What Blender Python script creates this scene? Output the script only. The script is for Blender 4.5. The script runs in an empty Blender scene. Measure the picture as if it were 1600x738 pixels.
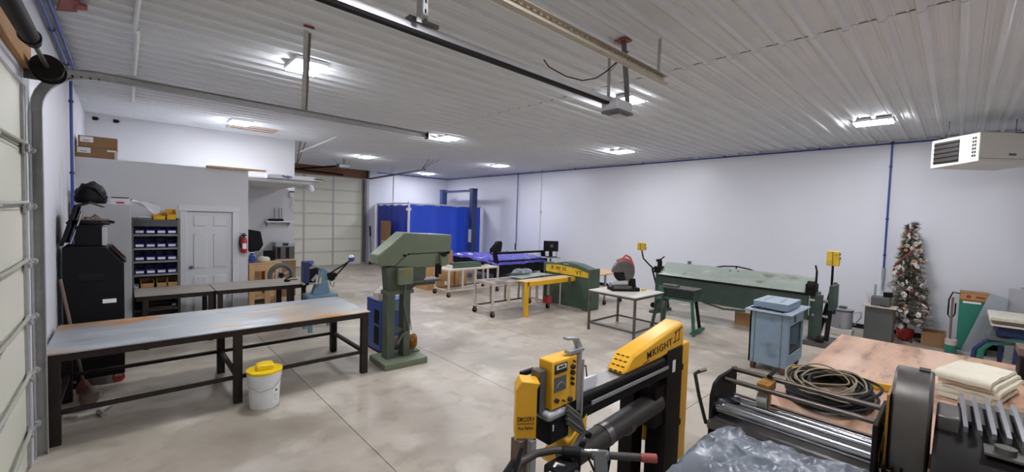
import bpy, bmesh, math, random
from mathutils import Vector, Matrix, noise
random.seed(7)
PI = math.pi
SC = bpy.context.scene
COL = SC.collection

# ---------------------------------------------------------------- camera
cam_d = bpy.data.cameras.new('camera'); cam = bpy.data.objects.new('camera', cam_d); COL.objects.link(cam)
def cam_axes(yaw, pit, rol):
    f = Vector((math.sin(yaw)*math.cos(pit), math.cos(yaw)*math.cos(pit), -math.sin(pit)))
    r = Vector((math.cos(yaw), -math.sin(yaw), 0)); u = r.cross(f)
    c, s = math.cos(rol), math.sin(rol)
    return c*r + s*u, -s*r + c*u, f
_r, _u, _f = cam_axes(0.7496, 0.0436, 0.0306)
cam.matrix_world = Matrix(((_r.x, _u.x, -_f.x, 0), (_r.y, _u.y, -_f.y, 0), (_r.z, _u.z, -_f.z, 2.0), (0, 0, 0, 1)))
cam_d.sensor_width = 36.0; cam_d.sensor_fit = 'HORIZONTAL'
cam_d.lens = 649.74/1600*36.0
cam_d.clip_start = 0.05; cam_d.clip_end = 200
SC.camera = cam
# ---------------------------------------------------------------- world, exposure
world = bpy.data.worlds.new('world'); SC.world = world; world.use_nodes = True
world.node_tree.nodes['Background'].inputs[0].default_value = (0.6, 0.65, 0.75, 1)
world.node_tree.nodes['Background'].inputs[1].default_value = 0.3
SC.view_settings.view_transform = 'Standard'; SC.view_settings.look = 'None'
SC.view_settings.gamma = 1.0; SC.view_settings.use_curve_mapping = False
SC.view_settings.exposure = 0.46
LAMP_STRENGTH = 95.0

# ---------------------------------------------------------------- materials
def srgb(c):
    if isinstance(c, str):
        c = [int(c[i:i+2], 16)/255 for i in (1, 3, 5)]
    return tuple((x/12.92 if x <= .04045 else ((x+.055)/1.055)**2.4) for x in c) + (1.0,)
MATS = {}
def mat(name, col, rough=.5, metal=0., var=.0, scale=6., bump=0., bscale=60., spots=None, spot_scale=3., spot_lo=.55, spot_hi=.68,
        stretch=(1, 1, 1), world=False, spec=.5, coat=0., emit=None, estr=0., rvar=0.):
    m = bpy.data.materials.new(name); m.use_nodes = True
    nt = m.node_tree; N = nt.nodes; L = nt.links; p = N['Principled BSDF']
    p.inputs['Roughness'].default_value = rough; p.inputs['Metallic'].default_value = metal
    p.inputs['Specular IOR Level'].default_value = spec
    if coat: p.inputs['Coat Weight'].default_value = coat; p.inputs['Coat Roughness'].default_value = .12
    base = srgb(col); p.inputs['Base Color'].default_value = base
    if var or bump or spots:
        if world:
            g = N.new('ShaderNodeNewGeometry'); src = g.outputs['Position']
        else:
            g = N.new('ShaderNodeTexCoord'); src = g.outputs['Object']
        mp = N.new('ShaderNodeMapping'); mp.inputs['Scale'].default_value = stretch
        L.new(src, mp.inputs['Vector']); vec = mp.outputs['Vector']
    cur = None
    if var:
        n = N.new('ShaderNodeTexNoise'); n.inputs['Scale'].default_value = scale; n.inputs['Detail'].default_value = 6
        n.inputs['Roughness'].default_value = .62
        L.new(vec, n.inputs['Vector'])
        r = N.new('ShaderNodeValToRGB'); L.new(n.outputs['Fac'], r.inputs['Fac'])
        lo = tuple(max(0, c*(1-var)) for c in base[:3]) + (1,); hi = tuple(min(1, c*(1+var)) for c in base[:3]) + (1,)
        r.color_ramp.elements[0].position = .3; r.color_ramp.elements[1].position = .7
        r.color_ramp.elements[0].color = lo; r.color_ramp.elements[1].color = hi
        cur = r.outputs['Color']
        if rvar:
            mr = N.new('ShaderNodeMapRange'); mr.inputs['To Min'].default_value = rough-rvar; mr.inputs['To Max'].default_value = rough+rvar
            L.new(n.outputs['Fac'], mr.inputs['Value']); L.new(mr.outputs['Result'], p.inputs['Roughness'])
    for i, sp in enumerate(spots or []):
        sc, lo, hi, scol = sp
        n2 = N.new('ShaderNodeTexNoise'); n2.inputs['Scale'].default_value = sc; n2.inputs['Detail'].default_value = 5
        off = N.new('ShaderNodeVectorMath'); off.operation = 'ADD'; off.inputs[1].default_value = (3.7*i+1, 2.1*i, 5.3*i)
        L.new(vec, off.inputs[0]); L.new(off.outputs[0], n2.inputs['Vector'])
        r2 = N.new('ShaderNodeValToRGB'); r2.color_ramp.elements[0].position = lo; r2.color_ramp.elements[1].position = hi
        L.new(n2.outputs['Fac'], r2.inputs['Fac'])
        mx = N.new('ShaderNodeMix'); mx.data_type = 'RGBA'
        L.new(r2.outputs['Color'], mx.inputs[0])
        if cur: L.new(cur, mx.inputs[6])
        else: mx.inputs[6].default_value = base
        mx.inputs[7].default_value = srgb(scol); cur = mx.outputs[2]
    if cur: L.new(cur, p.inputs['Base Color'])
    if bump:
        n3 = N.new('ShaderNodeTexNoise'); n3.inputs['Scale'].default_value = bscale; n3.inputs['Detail'].default_value = 4
        L.new(vec, n3.inputs['Vector'])
        b = N.new('ShaderNodeBump'); b.inputs['Strength'].default_value = bump; b.inputs['Distance'].default_value = .01
        L.new(n3.outputs['Fac'], b.inputs['Height']); L.new(b.outputs['Normal'], p.inputs['Normal'])
    if emit:
        p.inputs['Emission Color'].default_value = srgb(emit); p.inputs['Emission Strength'].default_value = estr
    MATS[name] = m
    return m
mat('concrete', '#b5ab9d', .40, 0, .16, 1.1, .10, 45, [(.75, .48, .68, '#938a7c'), (4., .54, .72, '#9f9586'), (2.0, .54, .70, '#cac2b5')], world=True, rvar=.12)
mat('joint_dark', '#5b564f', .8)
mat('wall_paint', '#dcdde4', .38, 0, .02, .8, .02, 20, world=True)
mat('partition_paint', '#cfcfd2', .6, 0, .02, .8, world=True)
mat('ceiling_paint', '#d6d9dc', .68, 0, .04, 2.0, world=True)
mat('ceiling_gap', '#7c7a74', .8)
mat('trim_white', '#d9dadd', .45)
mat('door_cream', '#d6d5c6', .5, 0, .03, 1.2)
mat('door_seam', '#a8a79b', .5)
mat('galv', '#a9a9a8', .42, .35, .12, 14.)
mat('galv_dark', '#6f6e6c', .5, .7, .15, 14.)
mat('steel_track', '#bcbcbe', .35, .8, .06, 10.)
mat('beige_track', '#b5ac9b', .45, .5, .1, 10.)
mat('header_wood', '#a97b4b', .7, 0, .22, 5., stretch=(6, .5, 6), world=True)
mat('header_brown', '#7d543a', .7, 0, .2, 5., stretch=(.6, 5, 6), world=True)
mat('blue_pipe', '#2f4590', .4)
mat('white_conduit', '#d0d0cd', .45)
mat('black', '#0f0f11', .6, 0, .15, 8., spec=.18)
mat('black_gloss', '#0c0c10', .35, spec=.25)
mat('black_plastic', '#161618', .6, 0, .1, 10., spec=.2)
mat('rubber', '#141415', .75, spec=.2)
mat('dark_leg', '#2c2421', .6, 0, .25, 8., spec=.25)
mat('steel_top', '#9fa3a6', .42, .35, .13, 2.2, 0, 50, [(1.5, .52, .66, '#bcc2c9'), (4., .58, .72, '#84868a'), (1.3, .55, .68, '#b39c80'), (1.0, .60, .69, '#b58049')], stretch=(.7, 1.6, 1), rvar=.1)
mat('steel_top_brown', '#aca59c', .5, .1, .12, 3., 0, 50, [(1.6, .58, .72, '#a58f7b')], stretch=(.7, 2, 1))
mat('saw_green', '#68725c', .42, 0, .1, 6.)
mat('saw_green_dark', '#4a5344', .5, 0, .12, 6.)
mat('brake_green', '#39483f', .45, 0, .15, 5.)
mat('brake_plate', '#9da69b', .32, .2, .14, 5., 0, 50, [(6., .62, .75, '#b7bdb2'), (3., .62, .72, '#6c6a5c')], stretch=(1, .5, 1.5))
mat('shear_green', '#485b4b', .45, 0, .12, 5.)
mat('stand_green', '#2f5e4c', .5, 0, .15, 8.)
mat('teal', '#2c7a68', .45, 0, .08, 6.)
mat('cart_blue', '#7d90a0', .48, 0, .1, 4., 0, 50, [(3.5, .62, .75, '#5f6f7c')])
mat('cart_panel', '#a9b7c4', .4, .1, .06, 6.)
mat('press_blue', '#6d8798', .45, 0, .1, 6.)
mat('dryer_blue', '#33498a', .45, 0, .08, 6.)
mat('deep_blue', '#262f78', .4)
mat('bin_blue', '#23287a', .4)
mat('yellow', '#e3ac1d', .38, 0, .06, 6.)
mat('yellow_machine', '#ecb12a', .4, 0, .08, 5.)
mat('yellow_lid', '#f0cc1a', .4)
mat('yellow_worn', '#d8b32a', .5, 0, .15, 8., 0, 50, [(9., .6, .7, '#8a7a3a')])
mat('white_plastic', '#dfe0e4', .4)
mat('paper', '#e8e8e6', .7)
mat('ink', '#2a2320', .6)
mat('ink_brown', '#4a2d12', .6)
mat('grey_cabinet', '#a9a9ab', .45, .1, .05, 4.)
mat('grey_dark', '#5b5c5b', .5, .1, .08, 5.)
mat('shelf_grey', '#55565a', .5, .2, .1, 6.)
mat('shelf_post', '#6c6f60', .5, .2, .1, 6.)
mat('shelf_lip', '#8a8a8c', .5, .2)
mat('cardboard', '#b78c5c', .75, 0, .08, 5.)
mat('cardboard_dark', '#8f6b4a', .75, 0, .08, 5.)
mat('pine', '#cfa777', .6, 0, .12, 6., stretch=(1, 1, .15))
mat('pine_flat', '#c6a57c', .6, 0, .15, 6., stretch=(.3, 2, 2))
mat('plywood', '#bf987d', .5, 0, .18, 3.0, .05, 40, [(1.8, .50, .66, '#a57e62'), (4., .54, .66, '#86634c'), (1.2, .54, .7, '#d2b09a')], stretch=(.55, 2.6, 1))
mat('board_light', '#cfc9c0', .6, 0, .06, 3.)
mat('cart_tan', '#c3b7aa', .55, 0, .12, 6., 0, 50, [(5., .6, .72, '#9c8a7a')])
mat('cart_top', '#8f8077', .55, 0, .2, 5., 0, 50, [(2.6, .47, .60, '#64554d'), (5., .6, .7, '#a89b91')])
mat('curtain_blue', '#274fd0', .42, 0, .07, 3., .08, 25)
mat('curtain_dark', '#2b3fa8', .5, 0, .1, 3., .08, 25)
mat('lift_blue', '#2b3a66', .45)
mat('purple_film', '#5f5abf', .24, 0, .28, 4., .7, 9, [(8., .6, .7, '#a5a2dc')])
mat('red', '#a3262a', .45)
mat('rust_brown', '#5d3526', .6, 0, .2, 12.)
mat('red_dull', '#8d3f3a', .5, 0, .1, 6.)
mat('saw_red', '#a8423a', .5, .1, .2, 9.)
mat('chrome', '#c9cbd0', .14, 1.)
mat('roller_steel', '#a7aab0', .17, 1.)
mat('steel_bright', '#c6c9ce', .24, .85, .06, 6.)
mat('steel_brown', '#5f5650', .35, .8, .2, 8.)
mat('sheet_metal', '#a9b0b6', .3, .65, .06, 3.)
mat('cast_dark', '#1b1817', .55, 0, .25, 9., spec=.14)
mat('cast_mid', '#6a6662', .4, .7, .2, 9.)
mat('bronze', '#a4752f', .45, .5, .15, 9.)
mat('tube_grey', '#383330', .55, .1, .12, 6., stretch=(3, 3, .5))
mat('tan_hose', '#8d8064', .6)
mat('canvas', '#d6cfba', .8, 0, .06, 5., .2, 150)
mat('needle', '#54503c', .7, 0, .3, 12.)
mat('needle_light', '#9c9884', .7, 0, .2, 12.)
mat('blossom', '#d8cbc4', .7)
mat('ornament_red', '#7d3630', .45)
mat('ornament_gold', '#b5825e', .45)
mat('bark', '#4a382b', .8, 0, .2, 12.)
mat('grey_bin', '#a7a8aa', .38, .25, .08, 5.)
mat('heater', '#d2cec3', .45, 0, .03, 3.)
mat('heater_dark', '#2a2421', .6)
mat('navy', '#232c58', .5)
mat('tarnish', '#6d5a50', .6, 0, .2, 6.)
mat('cream_bag', '#d2cdbd', .6, 0, .06, 5.)
mat('opener_grey', '#b2b2b4', .4)
mat('opener_dark', '#59585b', .45)
mat('screen', '#1c1a22', .15)
mat('lens', '#fdfdff', .5, emit='#f6f8ff', estr=LAMP_STRENGTH)
def stain_material():
    m = mat('wall_stained', '#dcdde4', .4, 0, .02, .8, world=True)
    nt = m.node_tree; N = nt.nodes; L = nt.links; p = N['Principled BSDF']
    src = p.inputs['Base Color'].links[0].from_socket
    g = N.new('ShaderNodeNewGeometry'); mp = N.new('ShaderNodeMapping')
    mp.inputs['Location'].default_value = (0, -7.05*1.6, -1.95*1.1); mp.inputs['Scale'].default_value = (0, 1.6, 1.1)
    L.new(g.outputs['Position'], mp.inputs['Vector'])
    ln = N.new('ShaderNodeVectorMath'); ln.operation = 'LENGTH'; L.new(mp.outputs['Vector'], ln.inputs[0])
    mr = N.new('ShaderNodeMapRange'); mr.inputs['From Min'].default_value = .15; mr.inputs['From Max'].default_value = .75; mr.inputs['To Min'].default_value = 1; mr.inputs['To Max'].default_value = 0
    L.new(ln.outputs['Value'], mr.inputs['Value'])
    mp2 = N.new('ShaderNodeMapping'); mp2.inputs['Scale'].default_value = (1, 9, 1.2); L.new(g.outputs['Position'], mp2.inputs['Vector'])
    n = N.new('ShaderNodeTexNoise'); n.inputs['Scale'].default_value = 2.2; n.inputs['Detail'].default_value = 4; L.new(mp2.outputs['Vector'], n.inputs['Vector'])
    r = N.new('ShaderNodeValToRGB'); r.color_ramp.elements[0].position = .45; r.color_ramp.elements[1].position = .7; L.new(n.outputs['Fac'], r.inputs['Fac'])
    mu = N.new('ShaderNodeMath'); mu.operation = 'MULTIPLY'; L.new(mr.outputs['Result'], mu.inputs[0]); L.new(r.outputs['Color'], mu.inputs[1])
    mx = N.new('ShaderNodeMix'); mx.data_type = 'RGBA'; L.new(mu.outputs[0], mx.inputs[0]); L.new(src, mx.inputs[6]); mx.inputs[7].default_value = srgb('#8f6f55'); L.new(mx.outputs[2], p.inputs['Base Color'])
stain_material()
def film_material():
    m = mat('film', '#777d86', .3, 0, .3, 4.5, 1.0, 11, [(7., .56, .66, '#c9ced6')])
    p = m.node_tree.nodes['Principled BSDF']; p.inputs['Alpha'].default_value = 1.0
    return m
film_material()
m = mat('bag_film', '#dcdcdc', .3)
m.node_tree.nodes['Principled BSDF'].inputs['Alpha'].default_value = .75

# ---------------------------------------------------------------- mesh builder
class MB:
    def __init__(s): s.v = []; s.f = []
    def add(s, vs, fs, M=None):
        o = len(s.v)
        for p in vs:
            p = Vector(p)
            s.v.append(tuple(M @ p) if M else tuple(p))
        s.f += [tuple(i+o for i in f) for f in fs]
        return s
    def box(s, x0, x1, y0, y1, z0, z1, M=None):
        return s.add([(x0,y0,z0),(x1,y0,z0),(x1,y1,z0),(x0,y1,z0),(x0,y0,z1),(x1,y0,z1),(x1,y1,z1),(x0,y1,z1)],
                     [(0,3,2,1),(4,5,6,7),(0,1,5,4),(1,2,6,5),(2,3,7,6),(3,0,4,7)], M)
    def beam(s, p0, p1, w, h, up=(0,0,1)):
        p0, p1 = Vector(p0), Vector(p1); d = p1-p0; l = d.length; d.normalize()
        u = Vector(up)
        if abs(d.dot(u)) > .98: u = Vector((1,0,0)) if abs(d.x) < .9 else Vector((0,1,0))
        a = d.cross(u).normalized(); b = a.cross(d).normalized()
        M = Matrix(((a.x,d.x,b.x,p0.x),(a.y,d.y,b.y,p0.y),(a.z,d.z,b.z,p0.z),(0,0,0,1)))
        return s.box(-w/2, w/2, 0, l, -h/2, h/2, M)
    def cyl(s, p0, p1, r, r2=None, n=16, cap=True):
        p0, p1 = Vector(p0), Vector(p1); d = (p1-p0).normalized(); r2 = r if r2 is None else r2
        u = Vector((0,0,1)) if abs(d.z) < .9 else Vector((1,0,0))
        a = d.cross(u).normalized(); b = d.cross(a).normalized()
        vs = []
        for q, rr in ((p0, r), (p1, r2)):
            for i in range(n):
                t = 2*PI*i/n; vs.append(q + a*math.cos(t)*rr + b*math.sin(t)*rr)
        fs = [(i, i+n, (i+1) % n+n, (i+1) % n) for i in range(n)]
        if cap: fs += [tuple(range(n)), tuple(range(2*n-1, n-1, -1))]
        return s.add(vs, fs)
    def tube(s, path, r, n=8, closed=False):
        P = [Vector(p) for p in path]; m = len(P); vs = []; prev = None
        rr = r if isinstance(r, (list, tuple)) else [r]*m
        for i in range(m):
            if closed: t = P[(i+1) % m]-P[i-1]
            else: t = P[min(i+1, m-1)]-P[max(i-1, 0)]
            t.normalize()
            if prev is None:
                u = Vector((0,0,1)) if abs(t.z) < .9 else Vector((1,0,0)); a = t.cross(u).normalized()
            else:
                a = prev - t*prev.dot(t); a.normalize()
            prev = a; b = t.cross(a)
            for k in range(n):
                g = 2*PI*k/n; vs.append(P[i] + a*math.cos(g)*rr[i] + b*math.sin(g)*rr[i])
        fs = []
        for i in range(m if closed else m-1):
            j = (i+1) % m
            for k in range(n): fs.append((i*n+k, i*n+(k+1) % n, j*n+(k+1) % n, j*n+k))
        if not closed: fs += [tuple(range(n-1, -1, -1)), tuple(range((m-1)*n, m*n))]
        return s.add(vs, fs)
    def prism(s, pts, axis, a0, a1):
        n = len(pts)
        def P(q, a):
            return {'x': (a, q[0], q[1]), 'y': (q[0], a, q[1]), 'z': (q[0], q[1], a)}[axis]
        return s.add([P(q, a0) for q in pts] + [P(q, a1) for q in pts],
                     [tuple(range(n-1, -1, -1)), tuple(range(n, 2*n))] + [(i, (i+1) % n, (i+1) % n+n, i+n) for i in range(n)])
    def lathe(s, prof, c=(0,0,0), n=24, M=None):
        vs = []; k = len(prof)
        for r, zz in prof:
            for i in range(n):
                t = 2*PI*i/n; vs.append((c[0]+r*math.cos(t), c[1]+r*math.sin(t), c[2]+zz))
        fs = [(j*n+i, j*n+(i+1) % n, (j+1)*n+(i+1) % n, (j+1)*n+i) for j in range(k-1) for i in range(n)]
        fs += [tuple(range(n-1, -1, -1)), tuple(range((k-1)*n, k*n))]
        return s.add(vs, fs, M)
    def ball(s, c, r, n=10, sq=(1,1,1)):
        m = n//2+1; vs = []; fs = []
        for j in range(1, m):
            ph = PI*j/m
            for i in range(n):
                t = 2*PI*i/n
                vs.append((c[0]+r*sq[0]*math.sin(ph)*math.cos(t), c[1]+r*sq[1]*math.sin(ph)*math.sin(t), c[2]+r*sq[2]*math.cos(ph)))
        vs += [(c[0],c[1],c[2]+r*sq[2]), (c[0],c[1],c[2]-r*sq[2])]; T = len(vs)-2
        for j in range(m-2):
            for i in range(n): fs.append((j*n+i, (j+1)*n+i, (j+1)*n+(i+1) % n, j*n+(i+1) % n))
        for i in range(n):
            fs.append((T, i, (i+1) % n)); fs.append((T+1, (m-2)*n+(i+1) % n, (m-2)*n+i))
        return s.add(vs, fs)
    def sheet(s, fn, nu, nv, th=(0,0,-.004)):
        th = Vector(th); w = nu+1; top = []
        for j in range(nv+1):
            for i in range(nu+1): top.append(Vector(fn(i/nu, j/nv)))
        vs = top + [p+th for p in top]; o = len(top); fs = []
        for j in range(nv):
            for i in range(nu):
                a = j*w+i; fs.append((a, a+1, a+w+1, a+w)); fs.append((a+o, a+w+o, a+w+1+o, a+1+o))
        for i in range(nu):
            fs.append((i+1, i, i+o, i+1+o)); a = nv*w+i; fs.append((a, a+1, a+1+o, a+o))
        for j in range(nv):
            a = j*w; fs.append((a, a+w, a+w+o, a+o)); a = j*w+nu; fs.append((a+w, a, a+o, a+w+o))
        return s.add(vs, fs)
    def mesh(s, name, m):
        me = bpy.data.meshes.new(name); me.from_pydata(s.v, [], s.f)
        bm = bmesh.new(); bm.from_mesh(me); bmesh.ops.recalc_face_normals(bm, faces=bm.faces); bm.to_mesh(me); bm.free()
        me.materials.append(MATS[m] if isinstance(m, str) else m)
        return me
    def build(s, name, m, parent=None, smooth=True, bevel=0., loc=None, rot=None, ang=35, subd=0):
        me = s.mesh(name, m)
        if smooth:
            me.polygons.foreach_set('use_smooth', [True]*len(me.polygons)); me.set_sharp_from_angle(angle=math.radians(ang))
        o = bpy.data.objects.new(name, me); COL.objects.link(o)
        if parent: o.parent = parent
        if loc: o.location = loc
        if rot: o.rotation_euler = rot
        if bevel:
            b = o.modifiers.new('bevel', 'BEVEL'); b.width = bevel; b.segments = 2; b.limit_method = 'ANGLE'; b.angle_limit = math.radians(40)
        if subd:
            q = o.modifiers.new('sub', 'SUBSURF'); q.levels = subd; q.render_levels = subd
        return o
def thing(name, label, cat, loc=(0,0,0), rz=0, group=None):
    o = bpy.data.objects.new(name, None); COL.objects.link(o); o.location = loc; o.rotation_euler = (0, 0, rz)
    o.empty_display_size = .1; o['label'] = label; o['category'] = cat
    if group: o['group'] = group
    return o
def tag(o, label, cat, group=None):
    o['label'] = label; o['category'] = cat
    if group: o['group'] = group
    return o
def struct(o): o['kind'] = 'structure'; return o
def place(o, me_name, parent): pass
def link_copy(src, parent=None, loc=None, rot=None, scale=None):
    o = src.copy(); COL.objects.link(o)
    if parent is not None: o.parent = parent
    if loc is not None: o.location = loc
    if rot is not None: o.rotation_euler = rot
    if scale is not None: o.scale = scale
    return o
def copy_tree(src, loc, rz, label=None):
    r = link_copy(src, None, loc); r.rotation_euler = (0, 0, rz); r.parent = src.parent
    if label: r['label'] = label
    for ch in list(src.children):
        c = link_copy(ch, r)
        for g in list(ch.children): link_copy(g, c)
    return r
def text(name, s, size, m, parent, loc, rot, sx=1., depth=.0015):
    cu = bpy.data.curves.new(name, 'FONT'); cu.body = s; cu.size = size; cu.extrude = depth; cu.align_x = 'CENTER'; cu.align_y = 'CENTER'
    cu.resolution_u = 3; cu.offset = size*.010; cu.space_character = 1.12
    t = bpy.data.objects.new(name+'_src', cu); COL.objects.link(t)
    dg = bpy.context.evaluated_depsgraph_get(); me = bpy.data.meshes.new_from_object(t.evaluated_get(dg)); me.name = name
    bpy.data.objects.remove(t); bpy.data.curves.remove(cu)
    me.materials.clear(); me.materials.append(MATS[m])
    o = bpy.data.objects.new(name, me); COL.objects.link(o); o.parent = parent; o.location = loc; o.rotation_euler = rot; o.scale = (sx, 1, 1)
    return o
# ================================================================ structure
XL, XR, YF, YB, YP, ZC = -.533, 10.775, -2.7, 16.0, 10.99, 3.714
OY, OX = 8.8, 1.635          # office front plane / office right side
fl = struct(MB().box(XL-.15, XR+.15, YF-.15, YB+.15, -.2, -.012).build('floor', 'joint_dark'))
xs = [XL-.12, 1.53, 3.25, 5.0, 6.75, 8.5, XR+.12]; ys = [YF-.12, 1.9, 7.0, 11.6, YB+.12]
for i in range(len(xs)-1):
    for j in range(len(ys)-1):
        MB().box(xs[i]+.003, xs[i+1]-.003, ys[j]+.003, ys[j+1]-.003, -.1, 0).build('slab', 'concrete', fl, bevel=.002)
w = MB(); w.box(XL-.12, XL, 4.74, YB+.1, 0, ZC); w.box(XL-.12, XL, -.5, 4.74, 2.86, ZC); w.box(XL-.12, XL, YF, -.5, 0, ZC)
struct(w.build('wall_left', 'wall_stained', smooth=False))
struct(MB().box(XR, XR+.12, YF, YB+.1, 0, ZC).build('wall_right', 'wall_paint', smooth=False))
struct(MB().box(XL-.12, XR+.12, YF-.12, YF, 0, ZC).build('wall_front', 'wall_paint', smooth=False))
w = MB(); w.box(2.88, 4.30, YB, YB+.12, 0, ZC); w.box(4.30, 6.98, YB, YB+.12, 3.34, ZC); w.box(6.98, XR, YB, YB+.12, 0, ZC)
struct(w.build('wall_back', 'wall_paint', smooth=False))
struct(MB().box(XL, 3.0, YP, YP+.12, 0, ZC).build('wall_partition', 'partition_paint', smooth=False))
struct(MB().box(2.88, 3.0, YP+.12, YB, 0, ZC).build('wall_far_bay', 'partition_paint', smooth=False))
w = MB(); w.box(XL, .745, OY, OY+.1, 0, 2.70); w.box(.745, 1.397, OY, OY+.1, 1.945, 2.70); w.box(1.397, OX, OY, OY+.1, 0, 2.70)
w.box(OX-.1, OX, OY+.1, YP, 0, 2.70)
of = struct(w.build('wall_office', 'partition_paint', smooth=False))
struct(MB().box(XL, OX-.1, OY+.1, YP, 2.60, 2.70).build('ceiling_office', 'partition_paint', smooth=False))
struct(MB().box(OX, 2.78, OY, YP, 2.535, 2.60).build('ceiling_mezzanine', 'partition_paint', smooth=False))
struct(MB().box(XR-.014, XR, YF, YB, 0, .09).build('baseboard_right', 'black_plastic', smooth=False))
struct(MB().box(7.1, XR-.014, YB-.014, YB, 0, .09).build('baseboard_back', 'red_dull', smooth=False))
# --- ribbed steel ceiling sheets
ce = struct(MB().box(XL-.12, XR+.12, YF-.12, YB+.12, ZC+.03, ZC+.12).build('ceiling', 'ceiling_gap', smooth=False))
def sheet_mesh(x0, x1, zoff):
    prof = []; wdt = .914; sp = wdt/4
    for k in range(4):
        c = sp*(k+.5)
        prof += [(c-.034, 0), (c-.018, -.036), (c+.018, -.036), (c+.034, 0)]
        for mm in (.33, .67):
            d = c + sp*mm
            if d < wdt-.02: prof += [(d-.014, 0), (d-.006, -.008), (d+.006, -.008), (d+.014, 0)]
    prof = [(0, 0)] + prof + [(wdt, 0)]
    b = MB(); vs = []; n = len(prof)
    for xx in (x0, x1):
        for yy, zz in prof: vs.append((xx, yy, zz+zoff))
        for yy, zz in prof: vs.append((xx, yy, zz+zoff+.004))
    fs = []
    for i in range(n-1):
        fs.append((i, i+1, 2*n+i+1, 2*n+i)); fs.append((n+i, 3*n+i, 3*n+i+1, n+i+1))
        fs.append((i, n+i, n+i+1, i+1)); fs.append((2*n+i, 2*n+i+1, 3*n+i+1, 3*n+i))
    b.add(vs, fs)
    return b
first = {}
for a, (x0, x1, zo) in enumerate(((XL-.1, 4.50, 0), (4.50, XR+.1, -.006))):
    yy = YF-.1; k = 0
    while yy < YB+.1:
        if a not in first:
            first[a] = sheet_mesh(x0, x1, zo).build('ceiling_sheet', 'ceiling_paint', ce, smooth=False, loc=(0, yy, ZC)); o = first[a]
        else: o = link_copy(first[a], ce, (0, yy, ZC))
        yy += .916
# dark strips laid in as the shadow line of the sheet lap
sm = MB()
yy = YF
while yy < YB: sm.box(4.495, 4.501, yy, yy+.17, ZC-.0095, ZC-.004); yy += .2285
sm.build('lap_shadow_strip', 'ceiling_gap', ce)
# --- office door (six panel) and casing
dr = thing('door_1', 'white six panel office door with casing and round knob', 'door', (1.07, OY, 0)); dr['kind'] = 'structure'; del dr['category']
slab = MB().box(-.322, .322, .03, .065, .01, 1.94).build('door_slab', 'trim_white', dr)
for (x0, x1) in ((-.225, -.045), (.05, .23)):
    for (z0, z1) in ((1.70, 1.86), (.98, 1.56), (.22, .84)):
        b = MB().box(x0, x1, .016, .032, z0, z1); b.build('door_panel', 'trim_white', slab, bevel=.012)
c = MB(); c.box(-.41, -.323, -.018, 0, 0, 1.95); c.box(.323, .41, -.018, 0, 0, 1.95); c.box(-.43, .43, -.022, 0, 1.95, 2.05)
c.build('door_casing', 'trim_white', dr, bevel=.004)
MB().cyl((-.265, .03, 1.0), (-.265, -.02, 1.0), .012).ball((-.265, -.035, 1.0), .03, 12).build('knob', 'galv_dark', dr)
# --- overhead doors
def overhead_door(name, label, y0, y1, zs, axis, plane, face, seams, m='door_cream'):
    o = thing(name, label, 'door'); o['kind'] = 'structure'; del o['category']
    for k in range(len(zs)-1):
        b = MB(); z0, z1 = zs[k]+.004, zs[k+1]-.004
        if axis == 'y': b.box(plane-.045, plane, y0, y1, z0, z1)
        else: b.box(y0, y1, plane, plane+.045, z0, z1)
        p = b.build('door_section', m, o, bevel=.006)
        s = MB()
        for t in (z0+.02, z1-.02):
            if axis == 'y': s.box(plane-.001, plane+.003, y0+.02, y1-.02, t-.006, t+.006)
            else: s.box(y0+.02, y1-.02, plane-.003, plane+.001, t-.006, t+.006)
        s.build('rib', 'door_seam', p)
        for q in seams:
            h = MB()
            if axis == 'y': h.box(plane, plane+.006, q-.03, q+.03, z0, z1)
            else: h.box(q-.03, q+.03, plane-.006, plane, z0, z1)
            h.build('stile', 'galv' if axis == 'x' else 'door_cream', p)
            if k:
                h = MB()
                if axis == 'y':
                    h.box(plane+.006, plane+.012, q-.05, q+.05, z0-.05, z0+.05); h.cyl((plane+.018, q-.05, z0), (plane+.018, q+.05, z0), .012)
                else:
                    h.box(q-.03, q+.03, plane-.012, plane-.006, z0-.04, z0+.04); h.cyl((q-.03, plane-.014, z0), (q+.03, plane-.014, z0), .01)
                h.build('hinge', 'galv', p)
    return o
zs = [0.01, .28, .705, 1.13, 1.555, 1.975, 2.40, 2.90]
d2 = overhead_door('door_2', 'cream sectional overhead door with steel track', -.42, 4.70, zs, 'y', -.552, 1, [.6, 2.2, 3.75])
ed = MB().box(-.552, -.535, 4.655, 4.705, .01, 2.9).build('edge_channel', 'galv', d2)
for zz in zs[1:-1]:
    h = MB().box(-.54, -.528, 4.58, 4.70, zz-.045, zz+.045); h.cyl((-.52, 4.60, zz), (-.52, 4.86, zz), .008); h.cyl((-.52, 4.80, zz), (-.52, 4.85, zz), .024)
    h.box(-.535, -.51, 4.62, 4.68, zz-.03, zz+.03)
    h.build('roller_bracket', 'galv', d2, bevel=.003)
    g = MB(); g.tube([(-.535, 3.5, zz+.02), (-.525, 4.0, zz+.02), (-.525, 4.6, zz+.03)], .012); g.build('strut', 'door_seam', d2)
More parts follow.
